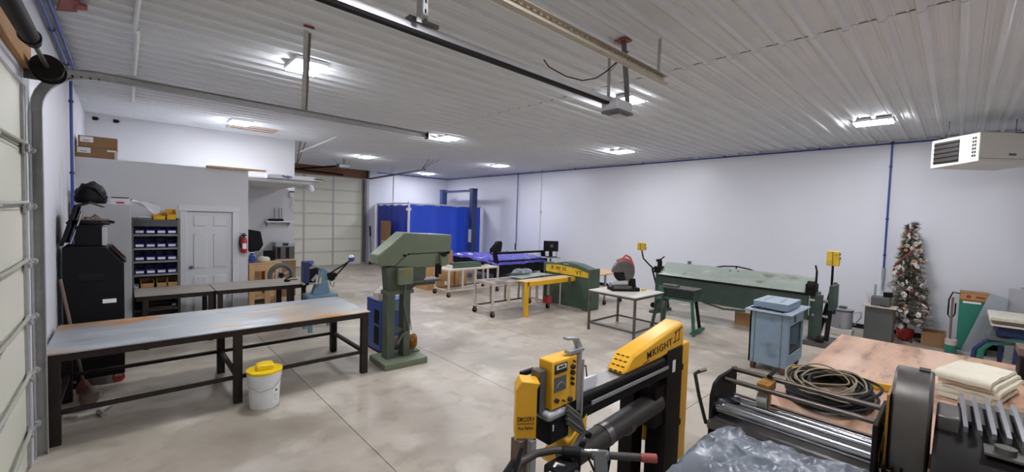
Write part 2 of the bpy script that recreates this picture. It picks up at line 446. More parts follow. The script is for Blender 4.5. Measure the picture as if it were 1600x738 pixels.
# vertical track + curve + horizontal track as one bent channel
def channel(path, nrm, w=.055, d=.045, t=.004):
    b = MB(); P = [Vector(p) for p in path]; n = len(P); rows = []
    nrm = Vector(nrm).normalized()
    for i in range(n):
        tg = (P[min(i+1, n-1)]-P[max(i-1, 0)]).normalized(); a = tg.cross(nrm).normalized()
        sec = [(-w/2, 0), (w/2, 0), (w/2, d), (w/2-t, d), (w/2-t, t), (-w/2+t, t), (-w/2+t, d), (-w/2, d)]
        rows.append([P[i]+a*u+nrm*v for u, v in sec])
    vs = [p for r in rows for p in r]; fs = []
    for i in range(n-1):
        for k in range(8): fs.append((i*8+k, i*8+(k+1) % 8, (i+1)*8+(k+1) % 8, (i+1)*8+k))
    fs += [(0,1,2,3,4,5,6,7), tuple(range((n-1)*8, n*8))]
    return b.add(vs, fs)
def arc_path(x0, x1, y, zt, r, z0=0.0):
    pth = [(x0, y, z0), (x0, y, 1.2), (x0, y, zt-r)]
    for k in range(1, 9):
        a = k/8*PI/2; pth.append((x0+r-r*math.cos(a), y, zt-r+r*math.sin(a)))
    pth += [(x0+r+.6, y, zt), (x1, y, zt)]
    return pth
tr = thing('overhead_door_track', 'galvanized door track curving from left jamb along the ceiling', 'door track', (-.47, 4.9, 0))
def rel(path, loc): return [(p[0]-loc[0], p[1]-loc[1], p[2]-loc[2]) for p in path]
TZ = 3.06
channel(rel(arc_path(-.497, 2.95, 4.905, TZ, .33), (-.47, 4.9, 0)), (0, -1, 0), .065, .05).build('track', 'galv', tr)
b = MB().box(-.06, -.05, -.09, .03, .0, 2.70); b.box(-.06, 0, .018, .024, 0, 2.7); b.build('jamb_angle', 'galv', tr)
b = MB().beam((-.06, -.04, 3.0), (.55, .0, TZ+.035), .005, .06); b.build('top_angle', 'galv', tr)
b = MB()
for k in range(8): b.cyl((-.03+k*.05, -.045, 3.005+.0035*k), (-.03+k*.05, -.03, 3.005+.0035*k), .007, n=8)
b.build('slot_row', 'black', tr)
b = MB().beam((1.88, -.03, TZ+.03), (1.70, -.72, ZC), .04, .004); b.build('hanger_strap', 'galv', tr)
b = MB().beam((1.90, -.03, TZ+.03), (1.76, -.60, ZC-.02), .04, .004); b.build('hanger_strap', 'galv_dark', tr)
MB().box(1.67, 1.76, -.76, -.69, ZC-.03, ZC-.016).build('wood_block', 'red_dull', tr)
MB().box(3.41, 3.42, -.05, .03, TZ-.045, TZ+.045).build('end_stop', 'black', tr)
tb = thing('overhead_door_track', 'perforated beige steel track hung below the ceiling right of the opener', 'door track', (-.3, 1.9, 3.3))
b = channel(rel([(-.3, 1.93, 3.3), (1.5, 1.93, 3.3), (3.64, 1.93, 3.3)], (-.3, 1.9, 3.3)), (0, -1, 0), .07, .05); b.build('track', 'beige_track', tb)
b = MB().box(0, 3.94, .035, .075, .045, .05); b.box(0, 3.94, .035, .04, .0, .05); b.build('angle', 'beige_track', tb)
b = MB()
for k in range(60): b.box(.25+k*.06, .28+k*.06, -.021, -.0185, -.006, .006)
b.build('slot_row', 'tarnish', tb)
for X, ztop in ((1.55, 0), (3.88, 0)):
    MB().beam((X, .05, .05), (X+.06, .08, .40), .03, .004).build('hanger_strap', 'galv', tb)
# shaft, cable drum and torsion spring above the door
sh = thing('torsion_shaft', 'steel torsion shaft with black cable drum above left overhead door', 'door shaft', (-.40, 4.3, 2.97))
MB().cyl((0, -4.6, 0), (0, .40, 0), .0127).build('shaft', 'steel_brown', sh)
MB().cyl((0, -3.9, 0), (0, -.55, 0), .042).build('spring', 'cast_dark', sh)
MB().cyl((0, -.57, 0), (0, -.44, 0), .05, .036).build('spring_cone', 'cast_dark', sh)
b = MB().cyl((0, .18, 0), (0, .30, 0), .075, n=28); b.cyl((0, .30, 0), (0, .325, 0), .09, n=28); b.cyl((0, .16, 0), (0, .18, 0), .085, n=28); b.build('cable_drum', 'cast_dark', sh)
MB().box(-.130, .03, .335, .342, -.07, .06).build('bearing_plate', 'galv_dark', sh)
b = MB().box(-.131, -.10, -4.7, .42, .0, .17); b.build('header_board', 'header_wood', sh); b = MB().box(-.131, -.105, -4.7, .42, .175, .40); b.build('header_board', 'header_wood', sh)
# --- garage opener with rail
go = thing('garage_opener', 'grey garage door opener hung on straps with long rail', 'door opener', (3.42, 2.27, 3.1))
b = MB().prism([(-.13, -.05), (-.10, -.08), (.11, -.08), (.13, -.05), (.13, .02), (.11, .03), (-.11, .03), (-.13, .01)], 'y', -.09, .09); b.build('housing', 'opener_grey', go, bevel=.015)
b = MB().box(-.12, .14, -.10, .10, -.095, -.065); b.build('lower_cover', 'opener_dark', go, bevel=.02)
b = MB().box(-.06, .09, -.06, .06, -.11, -.094); b.build('lamp_lens', 'opener_grey', go, bevel=.01)
b = MB().box(-3.85, -.10, -.005, .045, .005, .045); b.build('rail', 'steel_track', go)
b = MB().box(-3.85, -.10, -.002, .042, -.016, .004); b.build('chain', 'cast_dark', go)
for X, y0 in ((-2.15, -.05), (-2.05, .05)):
    b = MB().beam((X, y0, .03), (X, y0, .60), .035, .004, up=(0,1,0)); b.build('rail_hanger', 'steel_track', go)
b = MB()
for k in range(7): b.box(-2.056, -2.044, .0475, .0525, .09+k*.06, .115+k*.06)
b.build('slot_row', 'black', go)
MB().box(-2.2, -2.0, -.03, .06, .045, .065).build('rail_clamp', 'galv_dark', go)
MB().beam((-.03, .08, .02), (.22, .26, .61), .03, .004).build('strap', 'galv', go)
MB().beam((.05, -.08, .02), (.02, -.03, .61), .04, .025).build('strap', 'galv_dark', go)
MB().box(-.03, .07, -.09, .03, .585, .598).build('wood_block', 'red_dull', go)
MB().beam((-.03, .10, .30), (.06, -.05, .50), .015, .004).build('brace', 'galv_dark', go)
b = MB().tube([(-.13, .85, .60), (-.10, .80, .52), (.02, .66, .42), (.10, .50, .36), (.06, .30, .33), (.0, .12, .35), (.04, .02, .44), (.06, -.06, .5)], .006); b.build('power_cord', 'black', go)
# --- LED ceiling panels
def ceiling_light(x, y, label):
    t = thing('ceiling_light', label, 'light', (x, y, ZC-.02), 0, 'led panels on the ribbed ceiling')
    return t
def make_light():
    t = ceiling_light(1.53, 5.2, 'bright led ceiling panel nearest the left overhead door track hanger')
    MB().box(-.17, .17, -.24, .24, -.045, 0).build('housing', 'trim_white', t, bevel=.008)
    MB().box(-.155, .155, -.225, .225, -.057, -.044).build('diffuser', 'lens', t)
    return t
L0 = make_light()
for x, y, lab in ((1.62, 9.45, 'led ceiling panel beside the brown attic hatch'), (5.05, 3.25, 'led ceiling panel right behind the garage opener'),
                  (5.05, 7.55, 'led ceiling panel in the middle row beyond the track end'), (5.2, 11.95, 'led ceiling panel nearest the far overhead door'),
                  (8.66, 5.55, 'led ceiling panel above the long sheet metal brake'), (8.8, 10.1, 'led ceiling panel above the covered plasma table'),
                  (8.85, 14.55, 'led ceiling panel above the blue curtain booth'), (8.52, 1.0, 'led ceiling panel between the brake and the hanging heater'),
                  (1.55, .9, 'led ceiling panel overhead beyond the top of the frame'), (5.05, -1.0, 'led ceiling panel in the middle row behind the viewer')):
    copy_tree(L0, (x, y, ZC-.02), 0, lab)
# ================================================================ ceiling and wall fittings
hx = thing('attic_hatch', 'brown wooden attic hatch in the ceiling near partition', 'hatch', (1.98, 10.02, ZC-.02))
MB().box(-.42, .42, -.30, .30, -.010, 0).build('hatch_board', 'header_brown', hx)
b = MB(); b.box(-.46, .46, -.34, -.28, -.022, 0); b.box(-.46, .46, .28, .34, -.022, 0); b.box(-.46, -.40, -.28, .28, -.022, 0); b.box(.40, .46, -.28, .28, -.022, 0)
b.build('hatch_frame', 'cart_tan', hx)
pv = thing('ceiling_conduit', 'white plastic conduit running along the ceiling above left wall', 'conduit', (.09, 4.2, ZC-.035))
MB().tube([(.0, -4, 0), (.005, .2, 0), (-.012, 1.2, 0)], .02).build('pipe', 'white_conduit', pv)
MB().tube([(-.012, 1.2, 0), (.012, 1.32, 0), (.006, 3.1, 0), (.012, 4.95, 0)], .02).build('pipe', 'white_conduit', pv)
for yy in (.25, 1.22, 2.3, 3.2): MB().cyl((0, yy-.03, 0), (0, yy+.03, 0), .026).build('coupling', 'white_conduit', pv)
rf = thing('ceiling_bracket', 'red metal bracket on the ceiling above left wall', 'bracket', (-.35, 5.15, ZC-.02))
MB().prism([(-.07, .18), (.06, .09), (.09, -.20), (-.01, -.18)], 'z', -.05, -.035).build('plate', 'red_dull', rf)
MB().prism([(.05, .0), (.13, -.06), (.13, -.14), (.08, -.16)], 'z', -.06, -.04).build('tongue', 'red_dull', rf)
MB().cyl((.02, -.05, -.04), (.02, -.05, 0), .01).build('bolt', 'galv', rf)
# blue compressed-air pipes
def air_pipe(label, runs, clamps, loc, tees=()):
    t = thing('air_pipe', label, 'pipe', loc)
    for r in runs: MB().tube(rel(r, loc), .016, 10).build('pipe', 'blue_pipe', t)
    for c, d in clamps:
        c = Vector(c)-Vector(loc); b = MB().cyl(c-Vector(d)*.015, c+Vector(d)*.015, .024, n=10); b.build('clamp', 'navy', t)
    for c in tees:
        c = Vector(c)-Vector(loc); MB().ball(c, .032, 10).build('tee_fitting', 'navy', t)
    return t
PX = XR-.035
a = air_pipe('blue air pipe under the ceiling edge of right wall with two drops', [[(PX, YF+.1, 3.64), (PX, 6, 3.64), (PX, YB-.05, 3.64)],
    [(PX, .96, 3.65), (PX, .96, 1.25)], [(PX, 11.31, 3.65), (PX, 11.31, 1.05)], [(PX, YB-.035, 3.65), (7.4, YB-.035, 3.64)]],
    [((PX, y, 3.65), (0, 1, 0)) for y in (-1.5, .3, 2.1, 4.0, 6.2, 8.6, 10.6, 13.0)] + [((PX, .96, z), (0, 0, 1)) for z in (3.2, 2.2, 1.5)] + [((9.0, YB-.035, 3.65), (1, 0, 0))],
    (PX, 1, 3.65), [(PX, .96, 3.65), (PX, 11.31, 3.65)])
MB().cyl((0, -.04, -2.40), (0, -.04, -2.62), .028).cyl((0, -.04, -2.62), (0, -.04, -2.82), .02).build('filter_bowl', 'grey_bin', a)
MB().cyl((-.03, 10.31, -2.6), (-.03, 10.31, -2.85), .022).build('filter_bowl', 'black', a)
LX = XL+.04
air_pipe('blue air pipe along the left wall ceiling edge dropping behind black cabinet', [[(LX, 3.0, 3.64), (LX, 7.72, 3.64)], [(LX, 7.72, 3.64), (LX, 7.72, 1.2)], [(LX+.05, 3.0, 3.655), (LX+.05, 7.7, 3.655)]],
    [((LX, y, 3.64), (0, 1, 0)) for y in (4.6, 5.9, 7.2)] + [((LX, 7.72, z), (0, 0, 1)) for z in (3.3, 2.4)], (LX, 5, 3.66), [(LX, 7.72, 3.64)])
cd = thing('wall_conduit', 'thin white conduit with outlet box on right wall behind monitor', 'conduit', (XR-.015, 10.12, 1.0))
MB().cyl((0, 0, -.3), (0, 0, 2.68), .011).build('pipe', 'white_conduit', cd)
MB().box(-.02, .014, -.04, .04, 1.18, 1.30).build('junction_box', 'white_conduit', cd)
MB().box(-.024, -.019, -.045, -.03, 1.22, 1.26).build('switch', 'black', cd)
MB().box(-.03, .014, -.06, .06, 2.62, 2.70).build('camera_box', 'galv', cd)
cd = thing('wall_conduit', 'white conduit running down the back wall to the booth corner', 'conduit', (8.0, YB-.02, 0))
MB().cyl((.12, 0, .4), (.12, 0, 3.68), .02).build('pipe', 'white_conduit', cd)
MB().box(.06, .18, -.03, .0, 2.3, 2.5).build('junction_box', 'white_conduit', cd)
for X in (0.05, .33):
    o = MB().box(-.035, .035, -.02, 0, -.03, .03).cyl((.03, -.02, 0), (.05, -.05, 0), .012).build('wall_hook', 'cast_dark', loc=(-.45+X, YP, 3.60))
    tag(o, 'small dark hook high on the partition, %s of two' % ('left' if X < .1 else 'right'), 'hook', 'hooks high on the partition')
# hanging unit heater
ht = thing('unit_heater', 'cream unit heater with dark louvres hung from ceiling', 'heater', (8.80, -.13, 2.97), -.75)
MB().prism([(0, .03), (.68, 0), (.68, .43), (0, .44)], 'x', 0, 1.0).build('case', 'heater', ht, bevel=.010)
MB().box(-.006, .002, .27, .63, .055, .385).build('louvre_recess', 'heater_dark', ht)
for k in range(5): MB().beam((-.014, .27, .09+k*.066), (-.014, .635, .085+k*.066), .03, .006).build('louvre', 'heater_dark', ht)
for k in range(6):
    for q in range(2): MB().box(-.004, .002, .045+q*.03, .065+q*.03, .10+k*.05, .13+k*.05).build('vent_hole', 'heater_dark', ht)
MB().box(.42, .52, -.004, .0, .12, .15).build('badge', 'grey_dark', ht); MB().box(.0, 1.0, -.003, .0, .07, .075).build('seam', 'tarnish', ht)
for X, yy in ((.12, .55), (.85, .30)): MB().cyl((X, yy, .43), (X, yy, .71), .006).build('hanger_rod', 'galv_dark', ht)
# far bay: opener, rails, header, tracks
d3 = overhead_door('door_3', 'far cream sectional overhead door with grey stiles', 4.32, 6.96, [.01, .53, 1.01, 1.49, 1.94, 2.38, 2.83, 3.34], 'x', 15.93, -1, [4.66, 5.68, 6.78])
b = MB().box(6.9, 7.0, 15.80, 15.99, 0, 3.3); b.build('track', 'galv', d3); MB().box(6.80, 6.89, 15.78, 15.92, .1, 3.3).build('track_bracket', 'galv_dark', d3)
hb = MB().box(3.0, 6.98, 15.9, 15.995, 3.36, 3.53).build('header_board', 'header_brown', d3); MB().box(3.0, 6.98, 15.9, 15.995, 3.535, 3.70).build('header_board', 'header_brown', d3)
MB().cyl((3.2, 15.86, 3.50), (6.0, 15.86, 3.42), .028).build('torsion_shaft', 'cast_dark', d3)
MB().box(6.93, 6.99, 15.75, 15.9, 3.34, 3.66).build('drum_bracket', 'cast_mid', d3)
fo = thing('garage_opener', 'small dark far opener on angled rail near far overhead door', 'door opener', (5.0, 13.2, 3.45))
MB().box(-.18, .18, -.12, .12, -.06, .06).build('housing', 'opener_dark', fo, bevel=.02)
MB().beam((-.1, 0, 0), (-1.0, 2.6, -.04), .05, .05).build('rail', 'cast_dark', fo)
for X, yy in ((-.3, .2), (-.04, -.1), (.1, .1), (.24, -.1)): MB().beam((X*.4, yy*.3, .05), (X, yy, .262), .02, .005).build('strap', 'galv_dark', fo)
ft = thing('overhead_door_track', 'dark far door track with hangers under the ceiling', 'door track', (6.95, 15.7, 3.3))
MB().beam((0, 0, .04), (-.3, -4.6, .08), .05, .05).build('track', 'galv_dark', ft)
for yy in (-2.0, -2.15): MB().beam((-.12, yy, .06), (-.05, yy-.02, .41), .02, .005).build('hanger_strap', 'galv_dark', ft)
for k in range(3): MB().beam((-.3, -4.4, .10), (-.22+.13*k, -4.75-.1*k, .41), .02, .005).build('hanger_strap', 'galv_dark', ft)
lt = thing('overhead_door_track', 'pale far door track slanting beside the partition end', 'door track', (3.1, 11.3, 3.45))
MB().beam((.05, 0, .0), (.25, -2.1, .18), .03, .03).build('track', 'white_conduit', lt)
for X in (0, .12): MB().beam((.03, 0, -.3), (X+.03, -.3, .255), .025, .005).build('hanger_strap', 'galv_dark', lt)
MB().box(.1, .45, -2.2, -2.1, .245, .26).build('ceiling_plate', 'white_conduit', lt)
# ================================================================ office side
for (x0, x1, z0, z1, lab, dk) in ((-.50, -.08, 2.86, 3.02, 'flat brown carton with white label, upper of two on office roof', 0), (-.53, -.085, 2.70, 2.858, 'flat brown carton with white label, lower of two on office roof', .0)):
    t = thing('carton', lab, 'box', ((x0+x1)/2, 8.95, z0), 0, 'cartons on the office roof'); wd = (x1-x0)/2; h = z1-z0
    MB().box(-wd, wd, -.13, .35, 0, h).build('body', 'cardboard_dark', t, bevel=.004)
    MB().box(-wd+.02, -wd+.16, -.133, -.13, h*.42, h*.92).build('paper_label', 'paper', t)
    MB().box(-wd+.05, -wd+.12, -.135, -.133, h*.55, h*.6).build('print_line', 'ink', t)
    if z0 < 2.8:
        MB().box(wd-.11, wd-.01, -.133, -.13, h*.7, h*.86).build('paper_label', 'paper', t); MB().box(wd-.03, wd, -.132, -.13, 0, h*.7).build('tape', 'cart_tan', t)
o = MB().box(1.02, 1.90, 8.72, 8.86, 2.702, 2.735).build('pine_board', 'pine_flat'); tag(o, 'pale pine board lying on the office roof edge', 'board')
wb = thing('light_fixture', 'long white fixture box lying on the mezzanine edge', 'light fixture', (2.4, 8.86, 2.602))
MB().box(-.47, .36, -.16, .1, 0, .075).build('housing', 'white_plastic', wb, bevel=.006)
MB().beam((-.24, -.163, .06), (-.12, -.163, .015), .004, .025).build('blue_mark', 'dryer_blue', wb); MB().beam((-.16, -.163, .06), (-.07, -.163, .03), .004, .02).build('blue_mark', 'dryer_blue', wb)
MB().box(.36, .52, -.15, .06, -.005, .03).build('end_flap', 'cart_tan', wb); MB().box(.32, .50, -.165, -.12, .03, .045).build('end_slot', 'ink', wb)
bl = thing('globe_lamp', 'unlit white globe bulb hanging under the mezzanine corner', 'lamp', (2.72, 8.86, 2.535))
MB().cyl((0,0,-.04), (0,0,0), .045).build('base', 'white_plastic', bl); MB().ball((0,0,-.085), .062, 14).build('bulb', 'white_plastic', bl)
sn = thing('motion_sensor', 'small white sensor with dangling wires on partition end', 'sensor', (2.93, 10.96, 2.35))
MB().box(-.05, .04, -.04, .03, -.02, .1).build('body', 'white_plastic', sn, bevel=.01); MB().box(-.03, .05, -.045, .02, .1, .13).build('cap', 'ink', sn)
MB().tube([(0,-.02,-.02), (.03,-.02,-.15), (.0,-.02,-.25), (.03,-.02,-.36)], .008).build('wire', 'white_plastic', sn)
ex = thing('fire_extinguisher', 'red fire extinguisher hung on the office wall corner', 'fire extinguisher', (1.555, 8.72, 1.22))
MB().lathe([(.035,0),(.05,.015),(.052,.22),(.04,.27),(.018,.29),(.018,.31)], n=20).build('cylinder', 'red', ex)
MB().box(-.03, .035, -.05, .02, .31, .33).box(-.05, .02, -.02, .01, .345, .355).cyl((0,0,.31),(0,0,.345),.012).build('valve_handle', 'black', ex)
MB().tube([(-.02,0,.33),(-.06,-.01,.30),(-.065,-.01,.18),(-.055,-.01,.1)], .010).build('hose', 'rubber', ex)
MB().box(-.03, .03, -.054, -.05, .08, .18).build('paper_label', 'paper', ex); MB().box(-.02, .02, .05, .08, .05, .3).build('wall_bracket', 'galv', ex)
# bin shelf
bs = thing('bin_shelf', 'grey steel shelf filled with blue parts bins by office door', 'shelf', (.345, 8.42, 0))
HW, DP = .275, .34
for X in (-HW, HW):
    for yy in (0, DP): MB().box(X-.018, X+.018, yy-.0, yy+.03, 0, 1.83).build('post', 'shelf_post', bs)
    MB().box(X-.003+(.012 if X < 0 else -.012), X+.003+(.012 if X < 0 else -.012), .03, DP, 0, 1.82).build('side_panel', 'shelf_grey', bs)
MB().box(-HW, HW, DP+.03, DP+.034, 0, 1.82).build('back_panel', 'shelf_grey', bs)
LV = [.10, .42, .755, .965, 1.17, 1.37, 1.58, 1.80]
for zz in LV:
    s = MB().box(-HW+.02, HW-.02, .005, DP+.02, zz-.004, zz).build('shelf_board', 'shelf_grey', bs)
    MB().box(-HW+.02, HW-.02, -.004, .006, zz-(.10 if zz > 1.7 else .028), zz).build('shelf_lip', 'shelf_grey' if zz > 1.7 else 'shelf_lip', s)
def bin_thing(x, y, z, w, h, d, m, label, group, cm=None, lab=True):
    t = thing('parts_bin', label, 'bin', (x, y, z), 0, group)
    b = MB(); t_ = .006
    b.box(-w/2, w/2, 0, d, 0, t_); b.box(-w/2, w/2, d-t_, d, 0, h); b.box(-w/2, w/2, 0, t_, 0, h*.55)
    for sx in (-1, 1):
        X0, X1 = (-w/2, -w/2+t_) if sx < 0 else (w/2-t_, w/2)
        b.prism([(0, 0), (d, 0), (d, h), (d*.3, h), (0, h*.55)], 'x', X0, X1)
    b.build('tray', m, t)
    if lab: MB().box(-w*.38, w*.38, -.004, 0, h*.16, h*.42).build('paper_label', 'paper', t)
    if cm: MB().box(-w/2+t_, w/2-t_, t_, d-t_, t_, h*.45).build('contents', cm, t)
    return t
rows = {1.37: 'top', 1.17: 'second', .965: 'third', .755: 'fourth'}
pos = ['leftmost', 'second', 'third', 'rightmost']
for zz, rn in ((1.37, 'second'), (1.58, 'top'), (1.17, 'third'), (.965, 'fourth')):
    for k in range(4):
        bin_thing(-.190+.1265*k+.345, 8.425, zz+.001, .118, .125, .27, 'bin_blue', '%s blue bin in the %s row of the bin shelf' % (pos[k], rn), 'blue parts bins on the steel shelf', ['grey_dark', 'galv', 'paper', 'tarnish'][(k+int(zz*10)) % 4])
for k, (x, w_) in enumerate(((.24, .16), (.41, .125), (.54, .12))):
    bin_thing(x, 8.425, .756, w_, .12, .27, 'cardboard', ['wide open cardboard bin under the blue bins', 'middle small cardboard bin under the blue bins', 'rightmost small cardboard bin under the blue bins'][k], 'cardboard bins on the steel shelf', 'tarnish', False)
bin_thing(.115, 8.425, .756, .05, .05, .2, 'white_plastic', 'small white tray beside the wide cardboard bin', 'trays', None, False)
bin_thing(.36, 8.425, .421, .34, .05, .28, 'cardboard', 'shallow cardboard tray on the low shelf board', 'trays', 'grey_dark', False)
bin_thing(.555, 8.425, .421, .06, .14, .27, 'bin_blue', 'single blue bin on the low shelf board', 'blue parts bins low', None)
bin_thing(.385, 8.43, 1.801, .15, .11, .27, 'yellow', 'wider yellow bin on top of the bin shelf', 'yellow bins on the shelf top', 'cardboard_dark', False)
bin_thing(.53, 8.43, 1.801, .12, .17, .27, 'yellow', 'taller yellow bin at right on top of the bin shelf', 'yellow bins on the shelf top', 'cardboard_dark', False)
gt = thing('parts_tray', 'flat green tray on top of the bin shelf', 'tray', (.22, 8.5, 1.802))
MB().box(-.09, .08, -.06, .1, 0, .03).build('tray', 'saw_green', gt); MB().box(-.07, .06, -.04, .08, .03, .045).build('contents', 'white_plastic', gt)
# tall grey cabinet with things on top
gc = thing('storage_cabinet', 'tall plain grey steel cabinet in the left corner', 'cabinet', (-.235, 7.97, 0))
MB().box(-.29, .29, -.2, .28, .05, 2.02).build('body', 'grey_cabinet', gc, bevel=.005); MB().box(-.28, .28, -.19, .27, 0, .05).build('plinth', 'grey_dark', gc)
MB().box(.29, .296, -.19, .04, .07, 2.0).build('door', 'grey_cabinet', gc); MB().box(.29, .296, .045, .27, .07, 2.0).build('door', 'grey_cabinet', gc); MB().box(.296, .312, .02, .05, 1.0, 1.12).build('handle', 'galv_dark', gc)
def bag_fn(u, v): pass
def blob(name, m, parent, rx, ry, rz, seed, amp=.18, n=18):
    bm = bmesh.new(); bmesh.ops.create_icosphere(bm, subdivisions=3, radius=1)
    for q in bm.verts:
        k = 1+amp*noise.noise(q.co*1.7+Vector((seed, 0, 0)))+amp*.5*noise.noise(q.co*4+Vector((0, seed, 0)))
        q.co = Vector((q.co.x*rx*k, q.co.y*ry*k, (max(q.co.z, -.55)+.55)*rz*k/1.55*1.0))
    me = bpy.data.meshes.new(name); bm.to_mesh(me); bm.free(); me.materials.append(MATS[m])
    me.polygons.foreach_set('use_smooth', [True]*len(me.polygons))
    o = bpy.data.objects.new(name, me); COL.objects.link(o); o.parent = parent; return o
bg = thing('duffel_bag', 'black duffel bag slumped on the grey cabinet', 'bag', (-.345, 7.95, 2.021))
blob('body', 'black', bg, .165, .2, .27, 3., .26); MB().tube([(-.08,-.16,.16),(-.02,-.2,.22),(.06,-.19,.2),(.14,-.12,.06),(.17,-.12,.1)], .012).build('strap', 'black_plastic', bg)
wbx = thing('document_tray', 'white tray holding a red folder on the grey cabinet', 'tray', (-.06, 7.9, 2.021))
MB().box(-.09, .11, -.12, .15, 0, .012).build('tray', 'white_plastic', wbx); MB().box(-.03, .05, -.13, .05, .012, .035).build('folder', 'red', wbx); MB().box(-.09, .11, .1, .13, .012, .1).build('back_board', 'white_plastic', wbx); MB().box(-.085, .1, .095, .1, .085, .1).build('binder_edge', 'ink', wbx)
pb = thing('plastic_bag', 'clear plastic bag hanging off the grey cabinet top', 'bag', (.20, 8.0, 1.87))
def pbf(u, v): 
    return (-.14+.30*u+.02*math.sin(v*5), -.06+.16*v, .20-.14*u+.05*math.sin(u*6+v*4)*(.3+u)+.04*v)
MB().sheet(pbf, 10, 6).build('film', 'bag_film', pb)
# black machine cart with lid open
bc = thing('tool_cabinet', 'tall black wheeled machine cabinet with open lid against left wall', 'cabinet', (-.49, 6.38, 0))
MB().prism([(.0, .10), (.475, .10), (.475, 1.36), (.33, 1.55), (.0, 1.55)], 'y', 0, .62).build('body', 'black', bc, bevel=.012)
MB().prism([(.355, 1.53), (.485, 1.36), (.495, 1.37), (.365, 1.545)], 'y', .03, .6).build('control_panel', 'black_plastic', bc)
MB().prism([(.39, 1.51), (.455, 1.425), (.462, 1.432), (.397, 1.517)], 'y', .06, .3).build('red_buttons', 'red', bc)
MB().prism([(.37, 1.55), (.47, 1.42), (.485, 1.43), (.385, 1.565)], 'y', .0, .03).build('panel_edge', 'black_gloss', bc)
MB().box(.11, .31, -.006, .0, 1.17, 1.26).build('recess_handle', 'black_plastic', bc, bevel=.01); MB().box(.13, .29, -.012, -.004, 1.185, 1.20).build('recess_grip', 'black_gloss', bc)
MB().box(.0, .475, -.002, 0, 1.02, 1.025).build('seam', 'black_gloss', bc); MB().box(.30, .41, -.003, 0, .92, .965).build('paper_label', 'paper', bc)
lid = MB(); lid.prism([(-.02, 1.56), (.01, 1.56), (.115, 1.98), (.09, 1.99)], 'y', .0, .03); lid.prism([(-.02, 1.56), (.01, 1.56), (.115, 1.98), (.09, 1.99)], 'y', .56, .59)
lid.prism([(-.02, 1.57), (-.012, 1.57), (.098, 1.99), (.09, 1.99)], 'y', .03, .56)
lid.prism([(.09, 1.97), (.20, 2.02), (.31, 1.975), (.31, 1.985), (.20, 2.035), (.09, 1.99)], 'y', 0, .59); lid.build('lid', 'black_plastic', bc)
MB().cyl((.06, .06, 1.58), (.15, .06, 1.92), .010).cyl((.13, .06, 1.85), (.15, .06, 1.93), .014).build('gas_strut', 'chrome', bc)
MB().box(.09, .30, .05, .45, 1.55, 1.78).build('inner_box', 'black', bc, bevel=.01); MB().box(.30, .335, .05, .40, 1.56, 1.76).build('side_plate', 'grey_cabinet', bc)
MB().lathe([(.0, 0), (.17, 0), (.18, .02), (.15, .05), (.0, .05)], (.19, .25, 1.78), 24).build('top_ring', 'black_plastic', bc)
MB().box(.10, .36, .1, .14, 1.83, 1.85).cyl((.24, .12, 1.85), (.27, .12, 1.88), .035).cyl((.19, .12, 1.84), (.19, .12, 1.87), .03).build('handle', 'tarnish', bc); MB().beam((.30, .12, 1.84), (.40, .12, 1.81), .03, .03).build('lever', 'black', bc)
for X, yy in ((.42, .05), (.42, .56), (.06, .05), (.06, .56)):
    c = MB().cyl((X, yy-.02, .055), (X, yy+.02, .055), .055, n=20).build('caster_wheel', 'red' if X > .2 else 'rubber', bc); MB().box(X-.03, X+.03, yy-.03, yy+.03, .07, .105).build('caster_fork', 'galv', c)
MB().box(.475, .50, .2, .42, .35, .38).build('side_bracket', 'black', bc)
# alcove: bench, printer, tv, shelf
wbn = thing('workbench', 'pine workbench with solid wood legs in the alcove', 'workbench', (2.18, 9.95, 0))
MB().box(-.32, .30, -.02, .6, .86, .90).build('top', 'pine_flat', wbn, bevel=.004); MB().box(-.31, .29, -.01, .03, .72, .86).build('apron', 'pine', wbn)
for X in (-.26, .22): MB().box(X-.045, X+.045, 0, .09, 0, .72).build('leg', 'pine', wbn); 
for X in (-.26, .22): MB().box(X-.045, X+.045, .5, .59, 0, .86).build('leg', 'pine', wbn)
MB().box(-.02, .08, .01, .05, 0, .72).build('centre_post', 'pine', wbn); MB().box(-.3, .28, .05, .58, .12, .15).build('lower_shelf', 'pine_flat', wbn); MB().box(-.28, .02, .5, .52, .15, .72).build('back_panel', 'pine', wbn)
b1 = thing('sack', 'tan cloth sack lying on the pine workbench', 'sack', (2.16, 10.1, .901)); blob('body', 'cream_bag', b1, .13, .12, .12, 9.)
b2 = thing('plastic_jug', 'blue plastic jug at the workbench edge by the wall', 'jug', (1.93, 10.0, .901)); MB().lathe([(.06,0),(.06,.14),(.03,.17),(.03,.2)]).build('body', 'blue_pipe', b2); MB().lathe([(.034,0),(.034,.02)], (0,0,.2)).build('cap', 'white_plastic', b2)
ct = thing('counter', 'dark fronted counter with pale top along the partition', 'counter', (2.55, 10.62, 0))
MB().box(-.40, .42, 0, .36, .845, .88).build('top', 'cart_tan', ct); MB().box(-.38, .40, .03, .35, 0, .845).build('body', 'cardboard_dark', ct)
pn = thing('ice_maker', 'stainless countertop ice maker on the counter', 'appliance', (2.72, 10.64, .881))
MB().box(-.2, .2, 0, .3, 0, .29).build('body', 'grey_dark', pn, bevel=.01); MB().box(-.205, .205, -.01, .3, .29, .39).build('top_cover', 'sheet_metal', pn, bevel=.01); MB().box(-.06, .06, -.013, -.009, .31, .37).build('display', 'ink', pn)
for k in range(4): MB().box(-.17+.09*k, -.10+.09*k, -.004, 0, .02, .27).build('front_strip', 'cast_mid' if k % 2 else 'black_plastic', pn)
o = MB().box(-.1, .1, 0, .12, 0, .09).build('label_printer', 'cast_dark', bevel=.01, loc=(2.40, 10.66, .881)); tag(o, 'small dark label printer on the counter', 'printer')
ro = thing('wifi_router', 'black router with thin antennas on wall shelf', 'router', (2.58, 10.88, 1.761))
